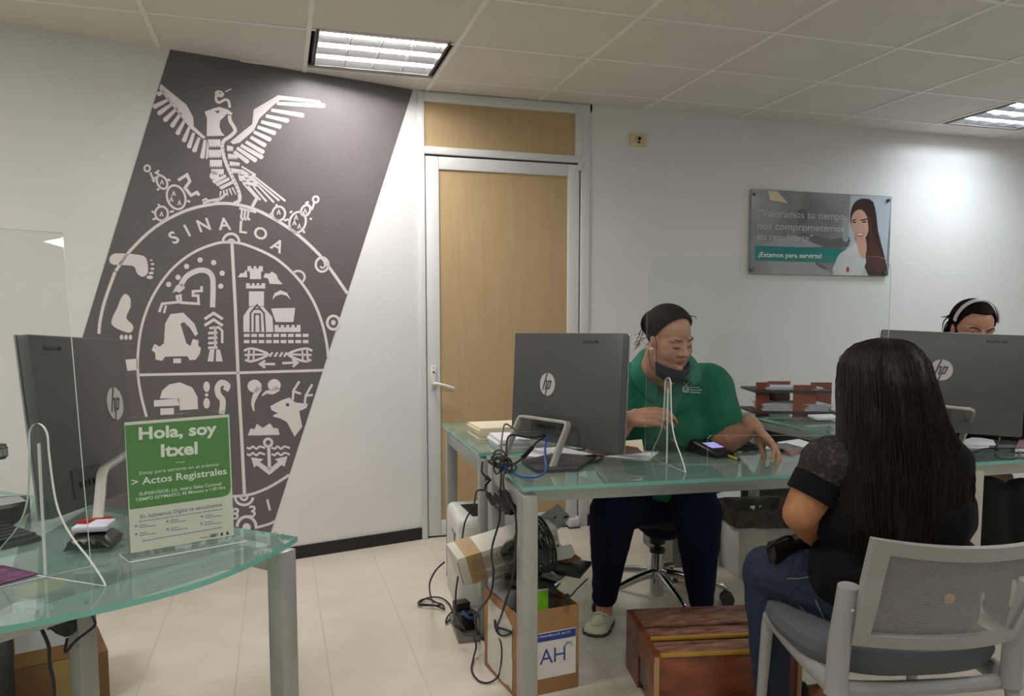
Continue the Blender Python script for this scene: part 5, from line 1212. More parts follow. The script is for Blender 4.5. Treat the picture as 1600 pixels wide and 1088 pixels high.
# desk fan lying on its side
t = thing('desk_fan', at(840, 850, 2.55), 'small black desk fan lying on the clutter behind the desk leg', 'fan')
fc = at(838, 852, 2.62); fx = (RT * .86 - FH * .30 + Z * .38).normalized(); F = frame(fc, fx.orthogonal(), fx.cross(fx.orthogonal()), fx)
g = MB(F); g.lathe([(.012, -.125), (.032, -.12), (.045, -.095), (.046, -.055), (.03, -.035)], 24); lab(g.build('motor_housing', mat('gloss_black', '#101011', .15), t), 'glossy motor housing')
g = MB(F)
for r_, z in ((.092, .0), (.095, .012), (.092, .028), (.06, -.028), (.035, -.034), (.06, .042), (.03, .046)): g.tube([(r_ * math.cos(2 * math.pi * k / 36), r_ * math.sin(2 * math.pi * k / 36), z) for k in range(37)], .0022 if r_ < .09 else .0035, 6)
for k in range(40):
    a = 2 * math.pi * k / 40; c_, s_ = math.cos(a), math.sin(a)
    g.tube([(r_ * c_, r_ * s_, z) for r_, z in ((.03, -.036), (.062, -.028), (.09, -.004), (.0945, .012), (.09, .03), (.06, .042), (.02, .047))], .0012, 4, 0, 2)
g.build('cage', m_blk, t)
for k in range(4):
    g = MB(F @ Matrix.Rotation(2 * math.pi * k / 4, 4, 'Z')); g.add([(.012, -.012, .004), (.075, -.035, .0), (.082, .02, .02), (.02, .014, .016), (.012, -.012, .007), (.075, -.035, .003), (.082, .02, .023), (.02, .014, .019)], [(3, 2, 1, 0), (4, 5, 6, 7), (0, 1, 5, 4), (1, 2, 6, 5), (2, 3, 7, 6), (3, 0, 4, 7)]); g.build('blade', m_dark, t)
g = MB(F); g.lathe([(.018, .0), (.018, .024), (.01, .028)], 16); g.build('hub', m_blk, t)
g = MB(); g.tube([fc - fx * .09, at(816, 826, 2.64), at(812, 800, 2.66), at(816, 790, 2.68)], [.02, .017, .02, .024], 10, 0, 4); g.build('neck', m_blk, t)
# black bits hung from the frame: power supply with cables
t = thing('power_supply', at(795, 790, 2.45), 'black power supply wedge hanging between the desk legs', 'adapter')
g = MB(); F = frame(at(793, 785, 2.60), at(812, 800, 2.56) - at(780, 770, 2.64), Z); g.box((0, 0, 0), (.10, .035, .05), F); g.build('supply_body', m_blk, t, bevel=.004)
# floor box with sockets
t = thing('floor_socket_box', onz(722, 985, 0), 'grey metal floor socket box with black plugs beside the side table leg', 'socket box')
P = [onz(x, y, 0) for x, y in ((702, 968), (716, 1006), (750, 1003), (742, 962))]; g = MB(); g.prism([(p.x, p.y) for p in P], 0, .022); g.build('base_plate', mat('zinc_grey', '#86847e', .35, metal=.6), t, bevel=.004)
g = MB(); c_ = onz(732, 985, .02); F = rotz(R(10), (c_.x, c_.y, .022)); g.box((0, .02, .035), (.07, .06, .07), F); g.box((-.005, .06, .05), (.06, .05, .10), F); g.build('plug_block', m_blk, t, bevel=.004); g = MB(); g.tube([F @ V((-.03, -.01, .085)), F @ V((-.02, -.03, .07)), F @ V((.0, -.035, .06)), F @ V((.03, -.03, .066))], .006, 8, 0, 4); lab(g.build('blue_plug', mat('net_blue', '#2c4f86', .4), t), 'blue network plug')
# ---------------------------------------------------------------- cables of the middle desk
def onV(px_, py_, A, B, off=.01):
    n = V((B[1] - A[1], A[0] - B[0], 0)).normalized(); r = ray(px_, py_); return CAM + r * ((V((A[0], A[1], 0)) - CAM).dot(n) / r.dot(n)) - r.normalized() * off
BA, BB = tuple((carton_F @ V((0, 0, 0))).xy), tuple((carton_F @ V((0, .29, 0))).xy)
def cable(label, pts, r=.0035, m=None, name='cable'):
    g = MB(); g.tube(pts, r, 8, 0, 7); return tag(g.build(name, m or m_blk2), label, 'cable')
cable('black cable running from the middle computer down past the side table leg to the floor', [at(852, 680, 2.86), at(830, 684, 2.8), at(800, 680, 2.76), at(792, 690, 2.74), at(791, 712, 2.70), onz(787, 727, .757), onz(784, 735, .75), at(783, 745, 2.60), at(781, 790, 2.6), at(780, 815, 2.6), at(770, 850, 2.60), at(768, 870, 2.58), at(771, 895, 2.56), at(766, 930, 2.60), at(746, 958, 2.75), at(742, 970, 2.85), onz(748, 992, .012), onz(757, 1000, .01)])
cable('blue network cable curving from the middle computer across the glass', [at(857, 682, 2.86), at(852, 695, 2.82), at(852, 715, 2.70), onz(853, 735, .772), onz(840, 745, .768), onz(815, 745, .757), onz(797, 736, .757), onz(788, 729, .765), at(783, 727, 2.62)], .004, mat('cable_blue', '#1f4f9a', .4))
cable('thick black adapter cable slanting from the middle computer to the tangle', [at(852, 682, 2.86), at(838, 692, 2.82), at(830, 701, 2.79), at(815, 717, 2.73), onz(800, 727, .757), onz(788, 729, .762)], .0035)
g = MB(); g.tube([at(831, 700, 2.79), at(817, 715, 2.735)], .0085, 8); tag(g.build('ferrite_core', m_blk), 'black ferrite lump on the slanting cable', 'cable lump')
cable('grey cable arching above the side table papers', [at(850, 679, 2.88), at(838, 676, 2.86), at(812, 676, 2.85), at(800, 668, 2.86), at(790, 663, 2.86), at(786, 672, 2.84), at(783, 700, 2.74), onz(785, 727, .76)], .003, mat('cable_grey', '#4b483f', .5))
rr_ = random.Random(11)
g = MB()
for k in range(9):
    c_ = onz(783 + rr_.uniform(-8, 10), 722 + rr_.uniform(-8, 9), .775); a0 = rr_.uniform(0, 6); rx, rz = rr_.uniform(.012, .038), rr_.uniform(.008, .03); tl_ = rr_.uniform(-.5, .5)
    g.tube([c_ + RT * (rx * math.cos(a0 + 6.6 * j / 18)) + (Z * math.cos(tl_) + FH * math.sin(tl_)) * (rz * math.sin(a0 + 6.6 * j / 18)) + FH * .004 * j / 4 for j in range(19)], .003, 6)
tag(g.build('cable_tangle', m_blk2), 'tangle of black cables at the left edge of the middle desk', 'cable')
cable('black cable looping from the tangle to the floor beside the open cardboard box', [onz(790, 731, .76), at(786, 748, 2.42), at(790, 775, 2.40), at(806, 810, 2.40), at(804, 880, 2.40), at(797, 918, 2.40), at(784, 960, 2.45), onV(776, 985, BA, BB), onV(783, 1005, BA, BB), onV(784, 1030, BA, BB), onV(779, 1056, BA, BB, .014), onz(764, 1067, .006), onz(748, 1064, .006), onz(737, 1048, .006), onz(740, 1028, .012), onz(744, 1010, .04), at(740, 995, 2.86)])
cable('short tied cable bundle in front of the torn sheet on the box', [onV(773, 968, BA, BB), onV(775, 985, BA, BB, .018), onV(785, 994, BA, BB, .018), onV(799, 989, BA, BB, .02), onV(788, 984, BA, BB, .02), onV(777, 980, BA, BB, .018), onV(774, 970, BA, BB)], .0035)
cable('black cable draped from the side table leg to the white printer', [at(754, 722, 2.75), at(753, 738, 2.74), at(760, 748, 2.74), at(757, 765, 2.74), at(745, 768, 2.76), at(740, 790, 3.05), at(727, 815, 3.1), at(722, 845, 3.08), at(718, 885, 2.9), at(712, 930, 3.02), at(714, 960, 3.05), at(726, 985, 3.0)])
g = MB(); g.tube([at(759, 745, 2.73), at(765, 750, 2.73), at(757, 757, 2.73)], .009, 6); g.tube([at(762, 772, 2.70), at(772, 788, 2.68)], .011, 8); tag(g.build('cable_adapter', m_blk), 'black inline adapter hanging in front of the side table leg', 'adapter')
cable('black cable sagging between the inline adapter and the power supply', [at(757, 765, 2.72), at(766, 778, 2.69), at(776, 793, 2.66), at(785, 798, 2.64), at(794, 792, 2.62)])
cable('black cable coiled on the floor left of the white printer', [at(694, 879, 2.95), at(680, 893, 3.0), at(671, 915, 3.1), onz(676, 940, .01), onz(690, 944, .01), onz(694, 952, .01), onz(680, 947, .012), onz(656, 946, .012), onz(655, 940, .012), onz(668, 936, .012), onz(688, 946, .016), onz(668, 945, .018), onz(656, 943, .016), onz(670, 934, .01), onz(690, 935, .01), onz(703, 946, .01), onz(707, 962, .01), onz(697, 974, .01), onz(700, 963, .012), onz(712, 954, .02), onz(735, 953, .05), at(744, 968, 2.85)])
cable('thin grey cable curling on the glass under the right computer', [at(1562, 684, 2.86), at(1560, 692, 2.84), onz(1556, 700, .755), onz(1558, 712, .755), onz(1566, 716, .755), onz(1590, 714, .755), onz(1594, 700, .755)], .003, mat('cable_grey', '#4b483f', .5))
cable('black cables lying on the glass between hair and papers on the right desk', [onz(1505, 714, .755), onz(1522, 706, .755), onz(1536, 702, .756), onz(1552, 701, .756), onz(1560, 703, .756)], .004)
cable('black cable lying behind the right foot of the middle computer', [onz(893, 716, .757), onz(910, 724, .757), onz(930, 722, .757), onz(942, 714, .757), onz(925, 712, .766), onz(905, 713, .757)], .003)
# ================================================================ people
m_skin = mat('skin', '#b5836a', .5, var=.05, scale=30, subs=.08, col2='#bf9077')
m_skin2 = mat('skin_tan', '#96643f', .5, var=.05, scale=30, subs=.08, col2='#a2704b')
m_lip = mat('lips', '#97604f', .45, var=.04)
m_hair = mat('dark_hair', '#0a0605', .65, spec=.12, var=.5, scale=60, col2='#180e0a', stretch=(1, 1, 1), bump=.3, bscale=150)
m_hair2 = mat('black_hair', '#080606', .42, spec=.22, var=.5, scale=40, col2='#1b130e', stretch=(8, 8, .6), bump=.45, bscale=60)
m_green = mat('green_polo', '#0e664a', .8, var=.06, scale=60, bump=.3, bscale=9)
m_navy = mat('navy_trousers', '#0a122b', .9, spec=.2, var=.1, scale=60, bump=.2, bscale=14)
m_denim = mat('denim', '#111a2c', .85, var=.14, scale=120, bump=.25, bscale=16, col2='#1a2844')
m_blkshirt = mat('black_shirt', '#060606', .9, spec=.2, var=.15, scale=60, bump=.3, bscale=10)
m_brow = mat('brow_brown', '#2a1913', .6)
def zscale(M, s): return M @ Matrix.Scale(s, 4)
def head_prims(b, M, chub=1.0, neck_to=None, neck_r=(.052, .062)):
    b.ball((0, -.014, .034), (.0755, .094, .084), M, n=24)
    b.ball((0, .026, -.03), (.061 * chub, .062, .086), M, n=24)
    b.ball((0, .036, -.085), (.045 * chub, .046, .033), M, n=18)
    for s in (-1, 1):
        b.ball((s * .036, .046, -.036), (.031 * chub, .032, .038), M)
        b.ball((s * .033, .062, .022), (.026, .020, .010), M)
        b.ball((s * .031, .0665, .001), (.0185, .0165, .0125), M)
        b.ball((s * .0775, -.008, .0), (.009, .017, .028), M)
        b.ball((s * .0145 * chub, .090, -.032), (.0095, .010, .0085), M)
        b.ball((s * .036 * chub, .022, -.072), (.024, .044, .032), M)
    b.limb([(0, .078, .016), (0, .094, -.012), (0, .102, -.029)], [.0075, .009, .0125], M)
    b.limb([(-.021, .080, -.0575), (0, .0905, -.0535), (.021, .080, -.0575)], [.0045, .0072, .0045], M)
    b.limb([(-.018, .080, -.064), (0, .089, -.0665), (.018, .080, -.064)], [.005, .0078, .005], M)
    b.ball((0, .073, -.096), (.021, .019, .017), M)
def head_color(o, M, idx=1):
    Mi = M.inverted()
    for p in o.data.polygons:
        q = Mi @ p.center
        if q.y > .076 and abs(q.x) < .0215 and -.0735 + .25 * abs(q.x) < q.z < -.0495 - .28 * abs(q.x): p.material_index = idx
def hand(b, w, fwd, nrm, side, k=1.0, curl=(.35, .45, .5, .55), bend=(.2, .25, .3, .35), spread=1.0, thumb=(.7, .55, .3), wr=.026):
    """w wrist, fwd direction of the fingers, nrm where the palm faces, side +1/-1 thumb side of cross(nrm, fwd)"""
    w = V(w); x = V(fwd).normalized(); n = V(nrm); n = (n - x * n.dot(x)).normalized(); s = n.cross(x) * side
    b.limb([w - x * .03 * k, w + x * .008 * k], [wr * k, .024 * k])
    L = (.074, .082, .076, .060)
    for i in range(4):
        o = (.030 - .0205 * i)
        kn = w + x * ((.088, .092, .087, .078)[i] * k) + s * (o * k * spread)
        b.limb([w + x * .012 * k + s * (o * .6 * k), w + x * .05 * k + s * (o * .9 * k), kn], [.016 * k, .0135 * k, .0112 * k])
        d_ = (x + s * (o * 1.6 * (spread - .6))).normalized(); a = bend[i]; p = kn; r_ = (.0095, .0098, .0094, .0082)[i] * k; pts = [p]; rad = [r_ * 1.08]
        for j, f in enumerate((.45, .31, .24)):
            dd = d_ * math.cos(a) + n * math.sin(a); p = p + dd * (L[i] * f * k); pts.append(p); rad.append(r_ * (1 - .1 * (j + 1))); a += curl[i]
        b.limb(pts, rad)
    t0 = w + x * .018 * k + s * .022 * k
    td = (x * thumb[0] + s * thumb[1] + n * thumb[2]).normalized(); t1 = t0 + td * .042 * k; td2 = (td + x * .35 + n * .15).normalized(); t2 = t1 + td2 * .034 * k; t3 = t2 + (td2 + x * .2).normalized() * .026 * k
    b.limb([t0, t1, t2, t3], [.017 * k, .0125 * k, .0105 * k, .0085 * k])
def hair_cap(b, M, face, r=(.083, .103, .093), c=(0, -.018, .04), nu=300, nv=170, amp=.0006, th=.012):
    """skull cap with combed grooves; face(p) tells where the skin shows"""
    def pt(i, j, o=0.):
        a = math.pi * (j + .02) / (nv + .04); t = 2 * math.pi * i / nu
        d_ = V((math.sin(a) * math.cos(t), math.sin(a) * math.sin(t), math.cos(a)))
        g = amp * (math.sin(t * 47 + 3 * math.sin(a * 3)) + .8 * math.sin(t * 23 + 1)) * math.sin(a)
        return V((c[0] + (r[0] + g - o) * d_.x, c[1] + (r[1] + g - o) * d_.y, c[2] + (r[2] + g - o) * d_.z))
    keep = {}
    for j in range(nv):
        for i in range(nu):
            q = (pt(i, j) + pt(i + 1, j + 1)) / 2; keep[i, j] = not face(q)
    for (i, j), kp in keep.items():
        if not kp: continue
        q = [(i, j), (i + 1, j), (i + 1, j + 1), (i, j + 1)]
        b.add([pt(*k) for k in q], [(3, 2, 1, 0)], 0, M); b.add([pt(*k, th) for k in q], [(0, 1, 2, 3)], 0, M)
        for (a, e, nb) in ((0, 1, (i, j - 1)), (1, 2, ((i + 1) % nu, j)), (2, 3, (i, j + 1)), (3, 0, ((i - 1) % nu, j))):
            if nb[1] < 0 or nb[1] >= nv or not keep.get(nb, False):
                b.add([pt(*q[a]), pt(*q[e]), pt(*q[e], th), pt(*q[a], th)], [(0, 1, 2, 3)], 0, M)
def wrinkle(o, amp=.004, fr_=(9, 9, 14), seed=0):
    me = o.data; me.update()
    no = [v.normal.copy() for v in me.vertices]
    for v, n in zip(me.vertices, no):
        p = V((v.co.x * fr_[0], v.co.y * fr_[1], v.co.z * fr_[2])) + V((seed, 0, 0))
        v.co += n * (amp * (1 - 2 * abs(mnoise.noise(p)))) 
    me.update()
FH = V((FW.x, FW.y, 0)).normalized(); Z = V((0, 0, 1))
def head_frame(c, yaw_, pit, roll, s):
    """yaw to the right of the photo (0 = looking at the camera), pitch down"""
    f = (-FH * math.cos(yaw_) + RT * math.sin(yaw_)) * math.cos(pit) - Z * math.sin(pit)
    rgt = f.cross(Z).normalized(); u = rgt.cross(f); rgt2 = rgt * math.cos(roll) + u * math.sin(roll)
    return zscale(frame(c, rgt2, f), s)
# ---------------------------------------------------------------- person in the green polo
HM = head_frame(at(1047, 530, 3.02), R(31), R(18), R(-5), .985)
pg = thing('person', (1.45, 2.95, 0), 'person in green polo sitting at the middle desk, mask under chin, sorting papers', 'person')
b = MB()
head_prims(b, HM, 1.3)
Lh = lambda x, y, z: HM @ V((x, y, z))
sR, sL = at(984, 603, 3.25), at(1108, 606, 3.22)
eR, eL = at(936, 705, 3.08), at(1130, 690, 3.08)
wR, wL = at(984, 654, 2.93), at(1180, 668, 2.95)
nb_ = at(1040, 600, 3.2)
b.limb([Lh(0, -.03, -.06), Lh(0, -.045, -.13), nb_], [.064, .064, .07])
b.ball(Lh(0, .022, -.108), (.05, .05, .035))
b.limb([at(1033, 586, 3.13), at(1043, 611, 3.09)], [.04, .012])
b.limb([nb_, at(1040, 690, 3.3), at(1035, 770, 3.42)], [.085, .17, .16])
b.limb([sR, eR, eR.lerp(wR, .35), wR], [.07, .054, .052, .03]); b.limb([sL, eL, eL.lerp(wL, .3), eL.lerp(wL, .75), wL], [.07, .056, .05, .036, .030])
hand(b, wR, RT * .95 + Z * .12 - FH * .3, -Z * .75 + FH * .65, -1, 1.1, curl=(.5, .5, .5, .5), bend=(.35, .3, .3, .35), thumb=(.75, .35, .6))
hand(b, wL, RT * .55 - Z * .62 - FH * .45, -RT * .55 - Z * .55 - FH * .0, -1, 1.1, curl=(.35, .4, .45, .5), bend=(.25, .3, .35, .4), thumb=(.8, .25, .55))
# legs and feet under the clothes
hpR, hpL = at(1000, 778, 3.43), at(1075, 778, 3.43)
kR, kL = at(958, 800, 3.04), at(1090, 803, 3.04)
aR, aL = at(944, 942, 3.25), at(1096, 950, 3.1)
b.limb([hpR, kR, aR, aR + V((0, 0, -.06))], [.08, .06, .037, .035]); b.limb([hpL, kL, aL, aL + V((0, 0, -.05))], [.08, .06, .037, .035])
bo = b.build('body', [m_skin, m_lip], pg, remesh=.0036, relax=4); head_color(bo, HM)
# face details
for s in (-1, 1):
    g = MB()
    g.tube([HM @ V((s * .013, .0875, .0215)), HM @ V((s * .03, .0865, .0255)), HM @ V((s * .045, .075, .0265)), HM @ V((s * .053, .064, .0225))], [.0016, .0022, .002, .001], 8, 0, 4)
    lab(g.build('eyebrow', m_brow, bo), 'dark eyebrow')
for s in (-1, 1):
    g = MB(); g.tube([HM @ V((s * .0165, .0795, -.0055)), HM @ V((s * .024, .0845, -.0062)), HM @ V((s * .032, .0845, -.0065)), HM @ V((s * .041, .079, -.0062)), HM @ V((s * .048, .069, -.006))], [.0008, .0017, .002, .0018, .0012], 8, 0, 4)
    lab(g.build('eyelash', m_brow, bo), 'lowered lashes')
for s in (-1, 1):
    g = MB(); g.ball(HM @ V((s * .085, -.002, -.034)), .0075)
    lab(g.build('earring', mat('pearl', '#e6d6b4', .25), bo), 'pearl earring')
# hair
g = MB()
hl = lambda q: (q.y > .004 + .64 * max(0, q.z - .03) and q.z < .112) or (q.z < -.028 and q.y > -.055) or (q.z < -.0 and q.y > -.035) or q.z < -.045
hair_cap(g, HM, hl, r=(.0865, .107, .0955))
for k in range(34):
    a = random.uniform(-1, 1); p = V((.083 * math.sin(a * 2.6) , -.03 - .07 * abs(math.cos(a)), random.uniform(-.05, .02)))
    g.tube([HM @ p, HM @ (p + V((random.uniform(-.012, .012), -.012, -.02))), HM @ (p + V((random.uniform(-.03, .03), random.uniform(-.035, 0), random.uniform(-.055, -.02))))], [.0016, .001, .0004], 5, 0, 4)
for k in range(16):
    a = random.uniform(-1.2, 1.2); p = V((.075 * math.sin(a), .035 * math.cos(a), .115 - .03 * abs(a)))
    g.tube([HM @ p, HM @ (p + V((.01 * math.sin(a) + random.uniform(-.008, .008), .012, .012))), HM @ (p + V((.03 * math.sin(a), .022, .0)))], [.0012, .0008, .0003], 5, 0, 4)
ho = g.build('hair', m_hair, bo, angle=60)
g = MB(); rings = []
for k in range(15):
    a = k / 14 * math.pi * 1.7 - .4; c_ = V((-.035 + .0 * k, -.118 - .022 * math.sin(a), .03 + .04 * math.cos(a)))
g.ball((0, -.122, .028), (.05, .034, .052), HM, n=20); g.build('hair_bun', m_hair, ho)
g = MB(); g.tube([HM @ V((-.052, -.105, .06)), HM @ V((-.06, -.128, .035)), HM @ V((-.055, -.128, .0))], [.009, .012, .008], 10, 0, 4, flat=.6); lab(g.build('hair_clip', mat('pale_clip', '#a9a5a0', .3), ho), 'pale hair clip')
# mask under the chin
g = MB(); rings = []
for k in range(17):
    ph = R(-84 + 168 * k / 16); c_ = math.cos(ph); e = 1 - abs(k - 8) / 8
    x, y = .073 * math.sin(ph), .016 + .086 * c_
    zt, zb = -.094 + .016 * (1 - e) , -.152 + .014 * (1 - e)
    out = V((math.sin(ph), c_, 0)) * .0035
    rings.append([HM @ (V((x, y, zt)) + out), HM @ (V((x * .96, y * .96 + .004, (zt + zb) / 2)) + out * 1.8), HM @ (V((x * .80, y * .84, zb)) + out), HM @ (V((x * .78, y * .82, zb))), HM @ (V((x * .94, y * .94, (zt + zb) / 2))), HM @ (V((x, y, zt)))])
g.loft(rings); mk = lab(g.build('face_mask', mat('mask_navy', '#171f2c', .75, var=.08), bo, angle=70), 'navy face mask pulled under the chin')
g = MB()
for s in (-1, 1):
    g.tube([HM @ V((s * .076, .026, -.090)), HM @ V((s * .083, .030, -.05)), HM @ V((s * .084, .020, .0)), HM @ V((s * .0865, .006, .024))], .0013, 6, 0, 5)
    g.tube([HM @ V((s * .075, .018, -.118)), HM @ V((s * .085, .0, -.085)), HM @ V((s * .089, -.014, -.045))], .0013, 6, 0, 5)
g.build('ear_loop', m_blk, mk)
# polo shirt
g = MB()
g.limb([at(1043, 628, 3.255), at(1044, 680, 3.29), at(1040, 738, 3.36)], [.165, .185, .185])
g.limb([sR + V((0, 0, .0)), sL], [.098, .098]); g.limb([at(1005, 640, 3.26), at(1085, 642, 3.25)], [.155, .155])
for px_, d_ in ((1010, 3.13), (1072, 3.12)): g.ball(at(px_, 670, d_ + .03), (.115, .115, .10))
g.limb([at(985, 720, 3.32), at(1095, 720, 3.31)], [.155, .155])
g.limb([sR, sR.lerp(eR, .72)], [.098, .09]); g.limb([sL, sL.lerp(eL, .35), sL.lerp(eL, .66)], [.098, .096, .098])
g.limb([at(1036, 598, 3.24), sR], [.095, .09]); g.limb([at(1042, 598, 3.24), sL], [.095, .09])
sh = g.build('polo_shirt', m_green, pg, remesh=.007, relax=8); wrinkle(sh, .007, (5, 5, 8), 3)
# collar: two folded wings round the neck
nc, nd = at(1038, 574, 3.165), (Lh(0, 0, 0) - at(1040, 640, 3.25)).normalized()
CM = frame(nc, RT, nd.cross(RT) * 1.0, nd); cy_ = (CM.to_3x3() @ V((0, 1, 0)))
sgn = 1 if cy_.dot(-FH) > 0 else -1
g = MB()
for s in (-1, 1):
    rings = []
    for k in range(15):
        ph = s * R((20 if s < 0 else 40) + (165 if s < 0 else 145) * k / 14); x, y = math.sin(ph), math.cos(ph) * sgn; f = max(0, 1 - k / 5.0)
        ri, ro, zi, zo = .084, .142 + .012 * f, .032 - .045 * f, -.022 - (.05 if s < 0 else .0) * f + (0 if s < 0 else .026)
        rings.append([CM @ V((x * ri, y * ri, zi)), CM @ V((x * (ri + ro) / 2 * 1.04, y * (ri + ro) / 2 * 1.04, (zi + zo) / 2 + .018)), CM @ V((x * ro, y * ro, zo)), CM @ V((x * (ro - .006), y * (ro - .006), zo - .003)), CM @ V((x * (ri + ro) / 2, y * (ri + ro) / 2, (zi + zo) / 2 + .01)), CM @ V((x * (ri - .004), y * (ri - .004), zi))])
    g.loft(rings)
g.build('collar', mat('green_collar', '#12745a', .8, var=.05), sh, angle=60)
# crest and words on the shirt
c0 = at(1070, 606, 3.05); sm = MB(); LF = frame(c0, RT + FH * .1 - Z * .03, Z + FH * -.15)
bvh = None
def onmesh(o, px_, py_, off=.0022):
    r = ray(px_, py_).normalized(); ok, p, n, i = o.ray_cast(o.matrix_world.inverted() @ CAM if False else CAM, r)
    return (p + n * off) if ok else None
def decal(o, polys, name, m, parent):
    g = MB()
    for q in polys:
        P = [onmesh(o, *p) for p in q]
        if any(p is None for p in P): continue
        k = len(P); cc = sum(P, V()) / k
        g.add(P + [cc], [(i, (i + 1) % k, k) for i in range(k)])
    return g.build(name, m, parent, smooth=False, recalc=False)
LG = []
lx = lambda x, y: (960 + x / 6.8, 460 + y / 6.8)
def stroke(pts, w_):
    for a, c_ in zip(pts[:-1], pts[1:]):
        d_ = V(c_) - V(a); n_ = V((-d_.y, d_.x)).normalized() * w_ / 2
        LG.append([lx(*(V(a) + n_)), lx(*(V(a) - n_)), lx(*(V(c_) - n_)), lx(*(V(c_) + n_))])
for a in range(0, 360, 30): stroke([(755 + 32 * math.cos(R(a)), 1008 + 34 * math.sin(R(a))), (755 + 32 * math.cos(R(a + 30)), 1008 + 34 * math.sin(R(a + 30)))], 8)
for a in range(0, 360, 60): stroke([(755 + 18 * math.cos(R(a)), 1008 + 18 * math.sin(R(a))), (755 + 18 * math.cos(R(a + 60)), 1008 + 18 * math.sin(R(a + 60)))], 8)
stroke([(732, 935), (772, 970)], 7); stroke([(792, 942), (755, 962)], 7); stroke([(724, 1032), (788, 1042)], 8); stroke([(804, 965), (806, 1052)], 4)
for y, x1 in ((990, 905), (1018, 922), (1045, 912)):
    x = 815
    while x < x1: stroke([(x, y), (x + 9, y + 1)], 10); x += 13
decal(sh, LG, 'shirt_logo', mat('logo_white', '#cfd8d3', .6), sh)
# trousers and shoes
g = MB()
g.limb([hpR, kR, kR.lerp(aR, .35), kR.lerp(aR, .8), aR + V((0, 0, .03))], [.115, .094, .078, .056, .052]); g.limb([hpL, kL, kL.lerp(aL, .35), kL.lerp(aL, .8), aL + V((0, 0, .02))], [.115, .094, .078, .054, .046])
g.limb([hpR, hpL], [.125, .125]); g.limb([at(1036, 765, 3.44), at(1036, 790, 3.40)], [.185, .15]); g.limb([hpR.lerp(kR, .3), hpL.lerp(kL, .3)], [.10, .10])
tr = g.build('trousers', m_navy, pg, remesh=.006, relax=6); wrinkle(tr, .003, (14, 14, 10), 8)
m_shoe = mat('off_white_leather', '#cfc9b8', .55, var=.04, bump=.2, bscale=60); m_sole = mat('shoe_sole', '#4a4238', .6)
def shoe(ank, toe, nm, m, parent):
    h = V((ank.x, ank.y, 0)); t = V((toe.x, toe.y, 0)); d_ = (t - h).normalized(); h = h - d_ * .045; W_ = 1.22; L = (t - h).length; F = frame(h, d_, (-d_.y, d_.x, 0))
    g = MB(F); rings = []
    for f, w_, z1 in ((0, .018, .05), (.05, .028, .062), (.2, .034, .066), (.4, .036, .062), (.6, .043, .054), (.8, .043, .044), (.93, .034, .034), (1.0, .012, .02)):
        rings.append([(L * f, W_ * w_ * math.cos(a) * (1 if math.sin(a) < 0 else .95), .012 + (z1 - .012) * max(0, math.sin(a)) + (-.004 if math.sin(a) < 0 else 0)) for a in [2 * math.pi * k / 20 for k in range(20)]])
    g.loft(rings); s = g.build(nm, m, parent)
    g = MB(F); P = [(L * f, w_ * W_) for f, w_ in ((-.01, .015), (.05, .03), (.2, .036), (.4, .038), (.6, .045), (.8, .045), (.94, .036), (1.015, .012))]
    g.prism([(x, y) for x, y in P] + [(x, -y) for x, y in P[::-1]], 0, .013); g.build('sole', m_sole, s, bevel=.002)
    g = MB(F); g.tube([(L * .48, -.03, .056), (L * .52, -.02, .064), (L * .50, .0, .068), (L * .52, .02, .064), (L * .48, .03, .056)], .0035, 8, 0, 5); g.tube([(L * .6, -.032, .05), (L * .78, -.028, .046), (L * .9, 0, .042), (L * .78, .028, .046), (L * .6, .032, .05)], .0025, 6, 0, 5)
    g.tube([(L * .5, 0, .07), (L * .56, .015, .068), (L * .6, .008, .064)], .002, 6, 0, 4); g.build('stitching', m, s)
    return s
shoe(V((aR.x, aR.y, 0)) , onz(925, 996, .0), 'shoe', m_shoe, pg)
shoe(V((aL.x, aL.y, 0)), V((aL.x, aL.y, 0)) - FH * .17 + RT * .02, 'shoe', m_shoe, pg)
# ---------------------------------------------------------------- visitor with long hair
pv = thing('person', (1.5, 1.7, 0), 'visitor with long black hair, black blouse and jeans seated on the grey chair, back turned', 'person')
VC = at(1384, 612, 2.02)
VM = head_frame(VC, R(180 + 14), R(8), 0, 1.0)
b = MB(); head_prims(b, VM)
vs_, vr_ = at(1296, 724, 2.0), at(1474, 728, 1.97)
vn = at(1388, 715, 2.02)
b.limb([VM @ V((0, -.03, -.06)), VM @ V((0, -.04, -.13)), vn], [.05, .052, .07])
b.limb([vn, at(1395, 830, 2.03), at(1400, 925, 2.03)], [.09, .105, .112]); b.limb([at(1446, 935, 1.96), at(1474, 926, 1.945), at(1502, 914, 1.98)], [.018, .036, .03])
ve, vw = at(1251, 803, 2.0), at(1278, 842, 2.2)
b.limb([vs_, vs_.lerp(ve, .5), ve, ve.lerp(vw, .5), vw], [.056, .058, .046, .042, .03])
ve2, vw2 = at(1478, 845, 2.1), at(1400, 880, 2.33)
b.limb([vr_, ve2, vw2], [.058, .045, .03])
fw_v = VM.to_3x3() @ V((0, 1, 0)); fw_v = V((fw_v.x, fw_v.y, 0)).normalized()
hand(b, vw, fw_v * .95 + RT * .15 - Z * .2, -Z, 1, .98); hand(b, vw2, fw_v * .4 - RT * .9, -Z, -1, .98)
hL, hR = at(1352, 932, 2.06), at(1452, 935, 2.03)
kvL, kvR = at(1200, 893, 2.32), at(1340, 890, 2.46)
avL = at(1206, 1098, 2.36); avR = at(1308, 1052, 2.56)
b.limb([hL, kvL, avL, avL + V((0, 0, -.05))], [.08, .055, .036, .034]); b.limb([hR, kvR, avR, avR + V((0, 0, -.04))], [.08, .055, .036, .036])
ftoe = []
